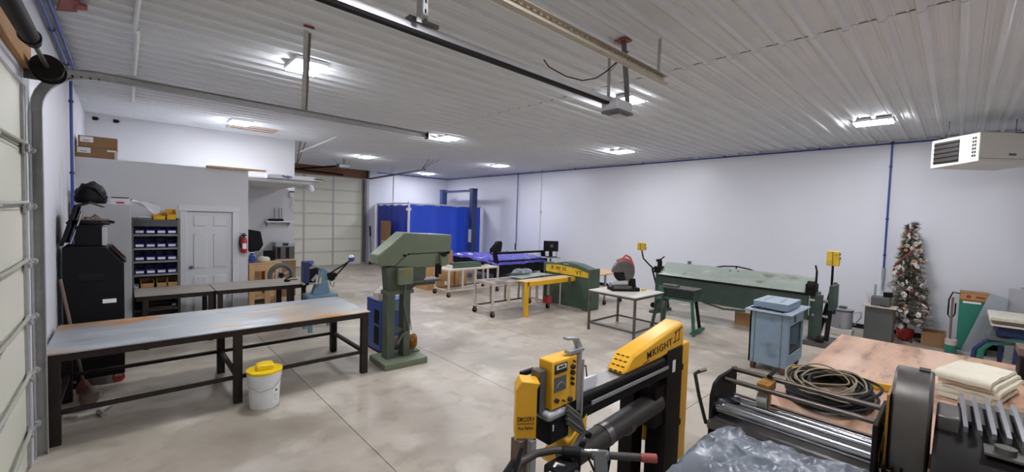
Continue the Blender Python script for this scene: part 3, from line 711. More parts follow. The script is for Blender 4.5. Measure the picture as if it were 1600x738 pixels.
MB().box(-.15, .14, -.08, .06, 0, .05).build('body', 'black_plastic', ro, bevel=.006)
for X in (-.02, .07, .13): MB().cyl((X, .05, .05), (X, .06, .30), .006).build('antenna', 'black_plastic', ro)
sf = thing('wall_shelf', 'white wall shelf bracketed to the partition in alcove', 'shelf', (2.64, YP, 1.70))
MB().box(-.28, .30, -.24, 0, .03, .055).build('board', 'white_plastic', sf); 
for X in (-.22, .22): MB().prism([(-.2, .03), (0, .03), (0, -.1)], 'x', X-.008, X+.008).build('bracket', 'white_plastic', sf)
tv = thing('television', 'black television turned sideways on a stand in the alcove', 'television', (2.03, 10.5, .901-.001))
MB().prism([(-.10, .68), (.12, .64), (.17, .35), (.10, .22), (-.10, .20)], 'y', -.2, .2).build('cabinet', 'black_plastic', tv, bevel=.02); MB().box(-.112, -.1, -.18, .18, .22, .66).build('screen', 'screen', tv)
MB().cyl((0, 0, .0), (0, 0, .22), .03).build('stand_pole', 'black', tv); MB().box(-.12, .12, -.1, .1, 0, .02).build('stand_base', 'black', tv)
o = MB().box(-.1, .12, -.03, .03, 0, .22).build('speaker', 'black', loc=(2.30, 10.30, .901), bevel=.01); tag(o, 'black speaker box behind the tan sack', 'speaker')
# ================================================================ steel work tables
def steel_table(label, x0, x1, y0, y1, h, legs, m_top, lw=.075, group='long steel work tables'):
    t = thing('steel_table', label, 'table', ((x0+x1)/2, (y0+y1)/2, 0), 0, group); cx, cy = (x0+x1)/2, (y0+y1)/2
    MB().box(x0-cx, x1-cx, y0-cy, y1-cy, h-.012, h).build('top_plate', m_top, t, bevel=.002)
    ix0, ix1, iy0, iy1 = x0-cx+.02, x1-cx-.02, y0-cy+.02, y1-cy-.02
    for yy in (iy0, iy1-.05): MB().box(ix0, ix1, yy, yy+.05, h-.075, h-.012).build('apron', 'dark_leg', t)
    for X in (ix0, ix1-.05): MB().box(X, X+.05, iy0+.05, iy1-.05, h-.075, h-.012).build('apron', 'dark_leg', t)
    for X in legs:
        X -= cx
        for yy in (iy0, iy1-lw): MB().box(X-lw/2, X+lw/2, yy, yy+lw, 0, h-.075).build('leg', 'dark_leg', t)
        MB().box(X-.02, X+.02, iy0+lw, iy1-lw, .25, .29).build('cross_rail', 'dark_leg', t)
    for k in range(len(legs)-1):
        for yy in (iy0+.02, iy1-.055): MB().box(legs[k]-cx+lw/2, legs[k+1]-cx-lw/2, yy, yy+.035, .25, .285).build('stretcher', 'dark_leg', t)
    return t
steel_table('long steel work table with rust-stained top behind the white bucket', -.50, 2.235, 4.95, 6.11, .78, (-.442, .84, 2.18), 'steel_top')
steel_table('narrower steel table behind, in front of the office door', 1.0, 2.31, 7.62, 8.39, .765, (1.06, 2.02, 2.25), 'steel_top_brown', .06)
steel_table('narrower steel table behind, next to the black cabinet', .085, .985, 7.62, 8.39, .765, (.2, .94), 'steel_top_brown', .06)
# clutter under the front table end
bo = thing('broom', 'old broom with dark handle leaning under the table by left wall', 'broom', (-.34, 6.25, 0))
MB().cyl((.0, 0, .12), (-.16, .07, 1.22), .014).build('handle', 'tarnish', bo); MB().lathe([(.05,0),(.06,.03),(.045,.10),(.02,.14)], n=14).build('head', 'red_dull', bo)
sp = thing('paint_sprayer_cup', 'dusty grey cup on the floor under the table', 'cup', (-.28, 5.86, 0)); MB().lathe([(.05,0),(.075,.05),(.07,.12),(.03,.16),(.02,.19)], n=16).build('body', 'tarnish', sp); MB().tube([(.03,0,.1),(.1,0,.12),(.1,0,.05),(.05,0,.03)], .008).build('handle', 'galv', sp)
hs = thing('hose_end', 'pale bent hose on the floor beside the door track', 'hose', (-.38, 5.35, 0)); MB().tube([(-.05,.25,.02),(.05,.15,.03),(.18,.18,.02),(.26,.28,.03),(.27,.36,.05)], .018).build('hose', 'cream_bag', hs); MB().cyl((.18,.17,.03),(.22,.05,.018), .02).build('nozzle', 'galv', hs)
# bucket
bk = thing('plastic_bucket', 'white plastic bucket with bright yellow lid before the long table', 'bucket', (1.035, 4.775, 0))
MB().lathe([(.128,0),(.132,.01),(.148,.30),(.156,.302),(.156,.325),(.150,.327),(.150,.335),(.157,.337),(.157,.36),(.15,.362)], n=36).build('body', 'white_plastic', bk)
ld = MB().lathe([(.160,.352),(.163,.358),(.163,.378),(.150,.383),(.13,.381),(0.01,.381)], n=36).build('lid', 'yellow_lid', bk)
MB().prism([(-.085,-.06),(.07,-.075),(.085,.05),(.02,.085),(-.07,.06)], 'z', .38, .435).build('lid_spout', 'yellow_lid', ld, bevel=.012)
MB().tube([(-.155,-.02,.29),(-.15,-.08,.24),(-.07,-.15,.195),(.05,-.165,.22),(.13,-.10,.28),(.156,-.01,.31)], .004).build('handle', 'galv', bk)
def arc_plate(r, a0, a1, z0, z1, t=.0015, n=6):
    b = MB(); vs = []; 
    for i in range(n+1):
        a = a0+(a1-a0)*i/n
        for rr in (r, r+t):
            for zz in (z0, z1): vs.append(((rr+zz*.045)*math.cos(a), (rr+zz*.045)*math.sin(a), zz))
    fs = []
    for i in range(n):
        o = i*4; fs += [(o, o+4, o+5, o+1), (o+2, o+3, o+7, o+6), (o+1, o+5, o+7, o+3), (o, o+2, o+6, o+4)]
    fs += [(0,1,3,2), (n*4, n*4+2, n*4+3, n*4+1)]
    return b.add(vs, fs)
arc_plate(.1325, -1.25, -.75, .05, .22).build('printed_label', 'paper', bk); arc_plate(.1342, -1.05, -.88, .165, .185).build('print_mark', 'ink', bk)
for k in range(4): arc_plate(.1342, -1.18, -.82, .07+.02*k, .076+.02*k).build('print_line', 'grey_cabinet', bk)
# ================================================================ green band saw
sw = thing('band_saw', 'green vertical metal band saw on a heavy base beside the long table', 'band saw', (2.7, 5.1, 0), -.05)
P = lambda pts: [(x-2.7, z) for x, z in pts]
MB().box(-.30, .31, -.26, .25, 0, .085).build('base', 'saw_green', sw, bevel=.01)
for X0, X1 in ((2.50, 2.61), (2.735, 2.83)): MB().box(X0-2.7, X1-2.7, -.08, .08, .085, .99).build('column', 'saw_green_dark', sw, bevel=.006)
MB().box(-.1, .05, -.05, .05, .42, .47).build('cross_tie', 'saw_green_dark', sw); MB().box(-.22, .17, -.09, .09, .94, .99).build('mount_plate', 'saw_green_dark', sw)
MB().prism(P([(2.49,1.30),(2.52,.97),(2.82,.96),(3.07,1.13),(3.07,1.30)]), 'y', -.05, .12).build('frame', 'saw_green_dark', sw, bevel=.008)
MB().prism(P([(2.37,1.34),(2.37,1.47),(2.72,1.76),(3.46,1.73),(3.45,1.48),(2.78,1.47),(2.585,1.31)]), 'y', -.08, .20).build('upper_cover', 'saw_green', sw, bevel=.015)
MB().prism(P([(2.60,1.31),(2.785,1.463),(3.42,1.473),(3.40,1.34),(3.30,1.29),(3.15,1.275),(2.9,1.275)]), 'y', -.065, .19).build('lower_cover', 'saw_green', sw, bevel=.01)
MB().box(.01, .04, -.092, -.075, 1.44, 1.47).box(.08, .10, -.09, -.075, 1.46, 1.48).build('latch', 'cast_dark', sw)
e = MB().box(-.07, .13, -.15, -.05, 1.07, 1.29).build('switch_box', 'saw_green', sw, bevel=.008); MB().box(-.01, .10, -.153, -.15, 1.225, 1.255).build('name_plate', 'bronze', e)
MB().box(.12, .56, -.14, .12, 1.085, 1.11).build('saw_table', 'cast_mid', sw); MB().box(.14, .52, -.05, .05, 1.03, 1.085).build('table_bracket', 'saw_green_dark', sw)
MB().box(.57, .69, -.12, -.06, 1.30, 1.50).build('guide_bracket', 'saw_green', sw, bevel=.01); MB().cyl((.60,-.16,1.46),(.60,-.08,1.46), .035).cyl((.66,-.16,1.48),(.66,-.1,1.48),.02).build('guide_knob', 'cast_dark', sw)
MB().box(.51, .55, -.09, -.05, 1.13, 1.32).box(.57,.60,-.08,-.05,1.17,1.32).build('blade_guide', 'cast_dark', sw); MB().box(.545, .548, -.07, -.05, 1.05, 1.3).build('blade', 'steel_bright', sw)
MB().tube([(.03,-.12,1.07),(.02,-.11,.8),(.09,-.1,.5),(.10,-.09,.42),(.0,-.1,.38),(-.05,-.1,.28)], .014).build('power_cable', 'grey_dark', sw)
MB().tube([(.17,.02,.95),(.17,.02,.6),(.20,.02,.4)], .006).build('thin_cable', 'cast_mid', sw)
mo = MB().cyl((-.06,.10,.24),(.10,.10,.24), .085, n=18).build('motor', 'tarnish', sw)
wr = MB()
for k in range(14):
    c = Vector((.24+random.uniform(-.02,.02), .08+random.uniform(-.03,.03), .22)); r = .06+random.uniform(-.02,.025); ax = random.uniform(0, PI)
    wr.tube([c+Vector((r*math.cos(a)*math.cos(ax), r*math.cos(a)*math.sin(ax), r*1.3*math.sin(a))) for a in [i*PI/6 for i in range(12)]], .007, 5, True)
wr.build('wire_coil', 'bronze', sw); MB().box(.17, .33, .0, .2, .085, .10).build('coil_tray', 'saw_green_dark', sw)
# blue dryer cabinet behind saw
bd = thing('air_dryer', 'blue sheet metal air dryer behind the green band saw', 'machine', (2.84, 5.74, 0))
MB().box(-.2, .2, -.22, .24, .03, .76).build('body', 'dryer_blue', bd, bevel=.01); MB().box(-.19, .19, -.2, .22, 0, .03).build('plinth', 'cast_dark', bd)
MB().box(-.203, -.2, -.18, -.02, .42, .62).build('vent', 'black', bd); MB().box(-.203, -.2, -.18, -.02, .12, .38).build('vent', 'black', bd)
MB().box(-.12, .12, -.223, -.219, .60, .74).build('name_plate', 'press_blue', bd)
cb = thing('parts_box', 'small tan box with white roll on the blue dryer', 'box', (2.71, 5.66, .761)); MB().box(-.09, .07, -.1, .08, 0, .11).build('body', 'cart_tan', cb, bevel=.006); MB().box(-.05, .06, -.05, .05, .11, .14).build('tray', 'white_plastic', cb); MB().ball((0,0,.16), .03, 10).build('roll', 'paper', cb)
wj = thing('filter_canister', 'white filter canister standing on the blue dryer', 'canister', (2.90, 5.76, .761)); MB().lathe([(.05,0),(.05,.2),(.03,.22),(.03,.28)]).build('body', 'white_plastic', wj); MB().lathe([(.036,0),(.036,.03)], (0,0,.28)).build('cap', 'galv', wj)
# blue-grey throatless shear on stand behind front table
ts = thing('bench_shear', 'blue-grey lever shear on a stand with ball ended handle', 'shear', (2.43, 7.38, 0))
for X in (-.2, .2):
    for yy in (-.14, .14): MB().box(X-.03, X+.03, yy-.03, yy+.03, 0, .57).build('stand_leg', 'press_blue', ts)
MB().box(-.24, .24, -.18, .18, .56, .61).build('stand_top', 'press_blue', ts, bevel=.005)
MB().prism([(-.14,.61),(.15,.61),(.10,.84),(-.06,.84)], 'y', -.07, .07).build('pedestal', 'press_blue', ts, bevel=.01)
MB().prism([(-.06,.82),(.12,.84),(.15,.96),(.03,1.06),(-.06,1.08)], 'y', -.06, .06).build('frame', 'press_blue', ts, bevel=.01)
MB().box(-.28, -.20, -.10, .10, .78, 1.17).build('motor_cover', 'navy', ts, bevel=.01); MB().cyl((-.22,0,1.13),(-.12,0,1.13), .05).build('blue_motor', 'dryer_blue', ts)
MB().box(-.2, -.06, -.08, .08, .80, 1.05).build('ram', 'cast_dark', ts)
MB().beam((-.2,-.05,1.06),(-.02,-.06,1.10), .06, .03).beam((-.16,-.08,1.12),(.0,-.08,1.05), .03, .03).beam((-.16,-.09,.85),(-.08,-.1,.95), .02, .04).build('upper_jaw', 'galv', ts)
MB().box(-.3, -.06, -.1, .06, .79, .82).build('table_plate', 'galv', ts); MB().cyl((-.1,-.12,.8),(-.09,-.12,.92), .018).cyl((-.05,-.12,.8),(-.03,-.12,.90), .018).build('bolts', 'cart_tan', ts)
MB().cyl((.16,-.09,.88),(.16,.09,.88), .06).cyl((.12,-.1,.93),(.12,-.02,.93), .035).cyl((.21,-.1,.92),(.21,.02,.92),.04).build('cam_hub', 'cast_dark', ts)
MB().beam((.14,-.08,.96),(.47,-.08,1.15), .025, .02).beam((.2,-.08,.88),(.44,-.08,1.13), .02, .02).build('lever', 'cast_dark', ts)
MB().ball((.50,-.08,1.19), .055, 16).build('ball_knob', 'dryer_blue', ts); MB().ball((.497,-.083,1.215), .045, 14).build('ball_cap', 'white_plastic', ts)
MB().box(-.12, .1, -.12, .1, .615-.3, .36).build('blue_tray', 'deep_blue', ts)
MB().tube([(.12,-.08,.86),(.14,-.1,.76),(.18,-.1,.72),(.2,-.1,.8)], .008).build('chain', 'galv_dark', ts)
wh = thing('hose_reel', 'grey spoked reel on a stand behind the rear table', 'reel', (2.30, 9.3, 0))
MB().tube([(.20*math.cos(i*PI/14), 0, .70+.20*math.sin(i*PI/14)) for i in range(28)], .045, 10, True).build('drum', 'grey_dark', wh)
for k in range(5): MB().beam((0,0,.70), (.18*math.cos(k*1.257+.4), 0, .70+.18*math.sin(k*1.257+.4)), .04, .03, up=(0,1,0)).build('spoke', 'galv', wh)
MB().cyl((0,-.05,.70),(0,.05,.70), .05).build('hub', 'cast_dark', wh); MB().box(-.03, .03, .06, .1, .02, .74).build('post', 'cast_dark', wh); MB().box(-.2, .2, -.15, .2, 0, .02).build('base', 'cast_dark', wh)
gv = thing('hand_clamp', 'black and tan clamp lying on the rear table end', 'clamp', (2.12, 7.95, .766)); MB().box(-.1, .1, -.03, .03, 0, .03).build('bar', 'black', gv); MB().beam((-.1,0,.03),(.0,-.05,.09), .03, .02).build('jaw', 'cast_dark', gv); MB().box(-.02, .14, -.07, -.02, 0, .02).build('pad', 'cart_tan', gv)
# ================================================================ blue curtain booth and lift
bt = thing('welding_curtain', 'bright blue curtain booth on a white pipe frame by back wall', 'curtain', (7.4, 13.4, 0))
def cur(x0, y0, x1, y1, z0, z1, seed, amp):
    d = Vector((x1-x0, y1-y0, 0)); n = Vector((-d.y, d.x, 0)).normalized(); L_ = d.length
    def fn(u, v):
        k = amp*(math.sin(u*L_*6+seed)+.6*math.sin(u*L_*14+2*seed)+.9*noise.noise(Vector((u*L_*1.3, v*1.6, seed))))*(.35+.65*(1-v))
        sag = -.03*math.sin(u*PI*4)**2 if v > .9 else 0
        return (x0+d.x*u+n.x*k, y0+d.y*u+n.y*k, z0+(z1-z0)*v+sag)
    return MB().sheet(fn, int(L_*28), 14, (n.x*.004, n.y*.004, 0))
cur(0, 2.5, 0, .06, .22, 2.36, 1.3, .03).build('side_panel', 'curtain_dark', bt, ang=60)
cur(.06, 0, 3.25, 0, .22, 2.38, 4.1, .022).build('front_panel', 'curtain_blue', bt, ang=60)
for a, c in (((0,0,0),(0,0,2.47)), ((0,2.52,0),(0,2.52,2.42)), ((3.3,0,0),(3.3,0,2.42)), ((0,0,2.40),(0,2.52,2.39)), ((0,0,2.40),(3.3,0,2.40))):
    MB().cyl(a, c, .028, n=12).build('frame_pipe', 'white_conduit', bt)
MB().box(-.08, .08, -.05, .05, 2.15, 2.24).build('pipe_clamp', 'white_plastic', bt)
tl = thing('car_lift', 'dark blue two post vehicle lift rising above the curtain', 'lift', (9.98, 13.0, 0))
for yy, sgn in ((0, 1), (2.1, -1)):
    c = MB().box(-.12, .12, -.1, .1, .0, 3.05).build('post', 'lift_blue', tl, bevel=.01); MB().box(-.2, .2, -.2, .2, 0, .02).build('base_plate', 'lift_blue', c); MB().box(-.13, .13, -.11, .11, 3.05, 3.10).build('post_cap', 'navy', c)
    for o in (c,) + tuple(c.children): o.location.y += yy if o is c else 0
    MB().box(-.16, -.12, yy-.07, yy+.07, 1.0, 1.5).build('carriage', 'white_conduit', tl)
MB().box(-.06, .06, .1, 2.0, 2.98, 3.06).build('crossbar', 'navy', tl)
pb2 = thing('leaning_board', 'brown board leaning on the blue side curtain', 'board', (7.12, 14.6, 0)); MB().box(-.01, .02, -.38, .38, 0, 1.75).build('board', 'cardboard_dark', pb2); MB().box(-.04, -.01, -.3, .25, 0, 1.0).build('white_panel', 'cart_tan', pb2)
hc = thing('hydraulic_tank', 'small red tank on the floor beside the far door', 'tank', (7.3, 15.5, 0)); MB().lathe([(.09,0),(.1,.05),(.1,.35),(.06,.42)]).build('tank', 'red', hc); MB().lathe([(.03,0),(.03,.08)], (0,0,.42)).build('valve', 'galv', hc)
ml = thing('long_handled_brush', 'thin black handled brush leaning beside the far door', 'brush', (7.12, 15.75, 0)); MB().cyl((0,0,0),(.0,.2,1.5), .012).cyl((0,.14,1.1),(0,.2,1.5), .03).build('handle', 'black', ml); MB().box(-.1,.1,-.03,.03,0,.06).build('head', 'black', ml)
# ================================================================ plasma table, monitor, boxes
pt = thing('plasma_table', 'black plasma cutting table under a purple film cover', 'machine', (9.2, 10.4, 0))
MB().box(-1.15, 1.1, -1.1, 1.1, .30, .70).build('body', 'black', pt, bevel=.01)
for X in (-1.05, 1.0):
    for yy in (-1.0, 1.0): MB().box(X-.06, X+.06, yy-.06, yy+.06, 0, .3).build('leg', 'black', pt)
def pf(u, v):
    X = -1.2+2.3*u; yy = -1.16+2.4*v; e = min(u, 1-u, v, 1-v)
    return (X, yy, .715+.05*noise.noise(Vector((X*2.2, yy*2.2, 1)))+.10*max(0, .5-u)*(v)+.06*math.sin(v*3) - max(0, .05-e)*2.6+.03*noise.noise(Vector((X*7, yy*7, 4))))
MB().sheet(pf, 46, 46).build('film_cover', 'purple_film', pt, ang=80)
MB().box(-1.2, .98, -1.12, -1.0, .90, .96).build('gantry_beam', 'black', pt, bevel=.01)
for X in (-1.18, .9): MB().beam((X, -1.06, .93), (X+.12, -1.06, .45), .09, .12, up=(0,1,0)).build('gantry_leg', 'black', pt)
MB().prism([(-1.30,.96),(-1.28,1.05),(-1.12,1.28),(-.98,1.30),(-.95,1.22),(-.99,.98)], 'y', -1.14, -.98).build('torch_hood', 'black_plastic', pt, bevel=.02)
MB().tube([(-1.2,-1.06,1.2),(-1.36,-1.06,1.06),(-1.36,-1.06,.95),(-1.25,-1.06,.9)], .02).build('hose', 'black_plastic', pt)
MB().tube([(-.97,-1.06,1.28),(-.92,-1.06,1.15),(-.98,-1.06,.98)], .018).build('hose', 'black_plastic', pt)
mn = thing('monitor', 'black computer monitor on a tray beside the plasma table', 'monitor', (10.12, 9.0, 0), -.75)
MB().cyl((0,0,0),(0,0,.74), .03).build('pole', 'grey_dark', mn); MB().box(-.3, .3, -.18, .18, .74, .765).build('tray', 'grey_cabinet', mn); MB().box(-.2,.2,-.2,.2,0,.02).build('base', 'grey_dark', mn)
MB().box(-.24, .24, -.01, .03, .95, 1.29).build('screen_case', 'black_plastic', mn, bevel=.006); MB().box(-.225, .225, -.013, -.01, .97, 1.275).build('screen', 'screen', mn); MB().box(-.06, .06, .0, .05, .78, .97).build('stand', 'black_plastic', mn); MB().box(-.16, .2, -.12, .08, .765, .785).build('keyboard', 'black_plastic', mn); MB().box(.17, .19, -.02, .0, .78, .96).build('cable_post', 'galv_dark', mn); MB().box(-.02,.08,-.015,-.013,1.08,1.18).build('screen_image', 'tarnish', mn)
for lab, x0, x1, y0, y1, z1 in (('large brown carton behind the tan rolling table', 5.86, 6.72, 9.55, 10.2, .66), ('taller tan carton standing behind the large carton', 6.30, 7.15, 10.25, 10.7, .98)):
    t = thing('carton', lab, 'box', ((x0+x1)/2, y0, 0)); wd = (x1-x0)/2
    MB().box(-wd, wd, 0, y1-y0, 0, z1).build('body', 'cardboard', t, bevel=.006); MB().box(-wd+.01, wd-.01, -.003, 0, z1*.5-.004, z1*.5+.004).build('fold_line', 'cardboard_dark', t)
    if z1 < .8: MB().box(.12, .20, -.004, 0, .1, .2).build('printed_mark', 'paper', t)
o = MB().box(-.2,.2,-.003,.16,0,.62).build('carton', 'cardboard', loc=(7.02, 9.62, 0), bevel=.006); tag(o, 'narrow brown carton at right of the large carton', 'box')
# ================================================================ tan rolling tables
def caster(parent, x, y, h=.13, m='tarnish'):
    c = MB().cyl((x, y-.018, .05), (x, y+.018, .05), .05, n=18).build('caster', 'rubber', parent)
    MB().box(x-.028, x+.028, y-.026, y-.020, .045, h).box(x-.028, x+.028, y+.020, y+.026, .045, h).box(x-.03, x+.03, y-.026, y+.026, h-.008, h).build('caster_fork', m, c)
def rolling_table(label, loc, rz, L_, D, h, m_top):
    t = thing('rolling_table', label, 'table', loc, rz, 'tan rolling frame tables'); q = .04
    xs_ = [0, L_*.25, L_*.5, L_*.75, L_-q]
    for X in (0, L_-q):
        for yy in (0, D-q): MB().box(X, X+q, yy, yy+q, .13, h-.04).build('leg', 'cart_tan', t); caster(t, X+q/2, yy+q/2)
    for X in xs_[1:-1]:
        for yy in (0, D-q): MB().box(X, X+q*1.4, yy, yy+q*.7, .17, h-.04).build('upright', 'cart_tan', t)
    for yy in (0, D-q): MB().box(q, L_-q, yy, yy+q, .14, .17).build('lower_rail', 'tarnish' if yy else 'cart_tan', t); MB().box(0, L_, yy, yy+q, h-.04, h-.012).build('top_rail', 'cart_tan', t)
    for X in (0, L_-q): MB().box(X, X+q, q, D-q, .14, .17).build('lower_rail', 'cart_tan', t); MB().box(X, X+q, q, D-q, h-.04, h-.012).build('top_rail', 'cart_tan', t)
    MB().box(0, L_, 0, D, h-.012, h).build('top', m_top, t, bevel=.003)
    return t
ra = rolling_table('tan rolling table with mottled top in front of the green shear', (5.32, 6.22, 0), -.03, 1.62, .64, .68, 'cart_top')
rb = rolling_table('tan rolling table carrying a long dark tool box', (5.77, 8.42, 0), 0, 1.62, .66, .68, 'board_light')
tb2 = thing('tool_case', 'long dark green case on the far tan rolling table', 'case', (6.50, 8.72, .681)); MB().box(-.48, .42, -.13, .13, 0, .10).build('body', 'shear_green', tb2, bevel=.008); MB().box(-.46, .40, -.11, .11, .10, .13).build('lid', 'brake_green', tb2, bevel=.02); MB().box(-.55, -.48, -.1, .1, 0, .08).build('end_block', 'cream_bag', tb2)
tl2 = thing('hand_tool', 'dark hand tool at the right end of the far rolling table', 'tool', (7.08, 8.75, .681)); MB().cyl((-.1,0,.05),(.1,.02,.06), .04).box(-.05,.03,-.06,.06,.05,.12).build('body', 'cast_dark', tl2); MB().cyl((.05,-.05,.03),(.15,-.1,.03), .02).build('handle', 'cart_tan', tl2)
for k, (x, y, a, l) in enumerate(((.35, .2, .3, .3), (.7, .42, -.4, .36), (.95, .2, .1, .25), (.3, .48, .3, .22))):
    o = MB().box(-l/2, l/2, -.06, .06, 0, .006).build('flat_bar', 'grey_dark', loc=(5.34+x, 6.2+y, .681), rot=(0, 0, a)); tag(o, ['longer flat steel offcut near the front of the mottled table', 'crosswise flat steel offcut at the back of the mottled table', 'short flat steel offcut near the shear end of the mottled table', 'slanted short flat steel offcut at the back left of the mottled table'][k], 'steel offcut', 'flat offcuts on the mottled table')
# ================================================================ green shear with yellow front table
sr = thing('foot_shear', 'green sheet metal shear with yellow blade guard and wood feed table', 'shear', (7.5, 6.1, 0))
pr_ = [(.70, 0), (.70, .86), (.45, .96), (.1, 1.02), (-.25, .99), (-.60, .90), (-.60, 0)]
MB().prism(pr_, 'x', .0, .28).build('body', 'shear_green', sr, bevel=.012)
MB().box(-.06, .30, -.66, -.60, 0, .92).build('end_frame', 'shear_green', sr, bevel=.01); MB().box(-.04, .30, .70, .75, 0, .94).build('end_frame', 'shear_green', sr, bevel=.01)
MB().prism([(-.58,.72),(.68,.74),(.68,.90),(.3,.93),(-.2,.90),(-.58,.82)], 'x', -.03, .0).build('blade_guard', 'yellow_worn', sr)
for s, yy, zz, sz in (('R W N', .28, .845, .13), ('VT', -.32, .80, .13)):
    text('guard_lettering', s, sz, 'ink_brown', sr, (-.032, yy, zz), (PI/2, 0, -PI/2), 1.1)
for k in range(3): MB().cyl((-.01, .12-.05*k, .97), (-.004, .12-.05*k, .97), .015).build('mark', 'cream_bag', sr)
MB().prism([(-.68, .0), (-.50, 0), (-.52, .05), (-.62, .06)], 'x', -.12, .0).build('foot', 'shear_green', sr)
MB().box(-1.56, -.04, -.20, .11, .69, .71).build('feed_table', 'pine_flat', sr); MB().box(-1.57, -.04, -.24, -.20, .62, .71).build('yellow_rail', 'yellow', sr)
MB().box(-1.60, -1.53, -.24, -.17, 0, .715).build('yellow_leg', 'yellow', sr); MB().box(-.5, -.48, -.19, -.17, .1, .69).build('thin_leg', 'cart_tan', sr);
MB().box(-.30, -.22, -.25, -.2, .56, .72).build('clamp', 'shear_green', sr); MB().tube([(-.1,-.3,.6),(-.08,-.42,.3),(-.06,-.5,.1)], .01).build('treadle_rod', 'brake_green', sr)
o = MB().sheet(lambda u, v: (-.55+1.1*u, -.22+.44*v+.1*u, .012+.010*math.sin(u*3)), 6, 3).build('sheet_blank', 'brake_plate', loc=(6.72, 6.50, .70)); tag(o, 'grey green sheet blank lying on the shear feed table', 'sheet metal')
pbg = thing('plastic_bundle', 'pale bundle of plastic wrap on the shear table', 'plastic', (6.62, 6.74, .735)); blob('wrap', 'film', pbg, .30, .11, .11, 5., .35)
rbx = thing('red_toolbox', 'small red box under the shear feed table', 'box', (6.72, 6.03, .175)); MB().box(-.08, .08, -.06, .06, 0, .14).build('body', 'red', rbx, bevel=.006); MB().box(-.04,.04,-.01,.01,.14,.16).build('handle', 'black', rbx)
tbk = thing('feed_table', 'wood topped catch table behind the green shear', 'table', (8.42, 5.95, 0)); MB().box(-.55, .65, -.35, .45, .72, .745).build('top', 'pine_flat', tbk)
for X, yy in ((-.1, -.3), (.58, -.3), (-.5, .38), (.58, .38)): MB().box(X-.02, X+.02, yy-.02, yy+.02, .1, .72).build('leg', 'galv' if X < .1 else 'black', tbk); caster(tbk, X, yy, .12)
MB().box(-.1, .58, -.31, -.29, .25, .30).build('rail', 'black', tbk)
o = MB().sheet(lambda u, v: (-.3+.6*u, -.2+.4*v, .01+.02*noise.noise(Vector((u*4, v*4, 2)))), 8, 6).build('plastic_sheet', 'film', loc=(8.15, 6.05, .775)); tag(o, 'crumpled clear film on the catch table behind the shear', 'plastic')
# ================================================================ chop saw table
ck = thing('saw_table', 'light topped steel frame table holding the chop saw', 'table', (6.20, 3.60, 0)); W_, D_, H_ = .98, .96, .735
MB().box(0, W_, 0, D_, H_-.02, H_).build('top', 'board_light', ck, bevel=.003)
for X in (0, W_-.035):
    for yy in (0, D_-.035): MB().box(X, X+.035, yy, yy+.035, 0, H_-.055).build('leg', 'cast_mid', ck)
for zz in (.12, H_-.055):
    for yy in (0, D_-.035): MB().box(.035, W_-.035, yy+.003, yy+.032, zz, zz+.03).build('rail', 'cast_mid', ck)
    for X in (0, W_-.035): MB().box(X+.003, X+.032, .035, D_-.035, zz, zz+.03).build('rail', 'cast_mid', ck)
cs = thing('chop_saw', 'red and grey abrasive chop saw on the light topped table', 'chop saw', (6.68, 4.14, .736), -.62)
MB().box(-.26, .26, -.14, .14, 0, .065).build('base', 'cast_dark', cs, bevel=.008); MB().box(-.24, .1, -.15, -.10, .05, .10).build('fence', 'cast_mid', cs); MB().cyl((-.27,-.05,.12),(.05,-.05,.14), .05).cyl((-.3,-.05,.12),(-.25,-.05,.12),.02).build('vise', 'galv', cs)
MB().prism([(.08,.05),(.22,.05),(.20,.22),(.10,.22)], 'y', -.06, .06).build('pivot', 'black', cs)
def half_disc(r, a0, a1, n=16): return [(0, 0)] + [(r*math.cos(a0+(a1-a0)*i/n), r*math.sin(a0+(a1-a0)*i/n)) for i in range(n+1)]
gd = MB().prism([(x-.02, z+.34) for x, z in half_disc(.21, -1.3, 3.2)], 'y', -.05, .03).build('blade_guard', 'cast_mid', cs, bevel=.006)
MB().cyl((-.02,-.03,.34),(-.02,-.005,.34), .185, n=28).build('blade', 'cast_dark', cs)
MB().prism([(x+.02, z+.38) for x, z in half_disc(.21, -.4, 2.3)], 'y', .03, .13).build('motor_shroud', 'saw_red', cs, bevel=.02); MB().tube([(.0,.08,.58),(.06,.08,.64),(.14,.08,.60),(.2,.08,.48)], .018).build('carry_handle', 'saw_red', cs)
MB().beam((-.02,0,.34),(.14,0,.14), .05, .05, up=(0,1,0)).build('arm', 'black', cs)
o = MB().tube([(.05*math.cos(a), .035*math.sin(a), .012) for a in [i*PI/8 for i in range(16)]], .012, 8, True).build('tape_roll', 'yellow_worn', loc=(7.02, 3.92, .737)); tag(o, 'small yellow loop lying beside the chop saw', 'tape')
# ================================================================ long sheet metal brake
bk_ = thing('sheet_brake', 'long dark green sheet metal folding brake along right wall', 'brake', (8.75, 3.0, 0))
for yy, nm in ((1.5, 'far'), (-1.36, 'near')):
    MB().box(-.10, .12, yy-.06, yy+.06, .05, .88).build('end_frame', 'brake_green', bk_, bevel=.01)
    MB().box(-.28, .45, yy-.08, yy+.08, 0, .05).build('foot', 'brake_green', bk_); MB().beam((.1, yy, .85), (.42, yy, .05), .08, .06).build('rear_brace', 'brake_green', bk_)
MB().box(-.14, -.08, -1.29, 1.44, .40, .83).build('apron', 'brake_green', bk_, bevel=.008)
MB().box(-.17, -.07, -1.30, 1.46, .825, .855).build('bending_edge', 'cast_dark', bk_)
MB().prism([(-.15,.86),(.24,1.11),(.27,1.11),(.27,1.05),(-.05,.84)], 'y', -1.30, 1.48).build('clamping_plate', 'brake_plate', bk_, bevel=.006)
MB().prism([(-.05,.83),(.27,1.05),(.33,.95),(.1,.80)], 'y', -1.28, 1.45).build('upper_beam', 'brake_green', bk_)
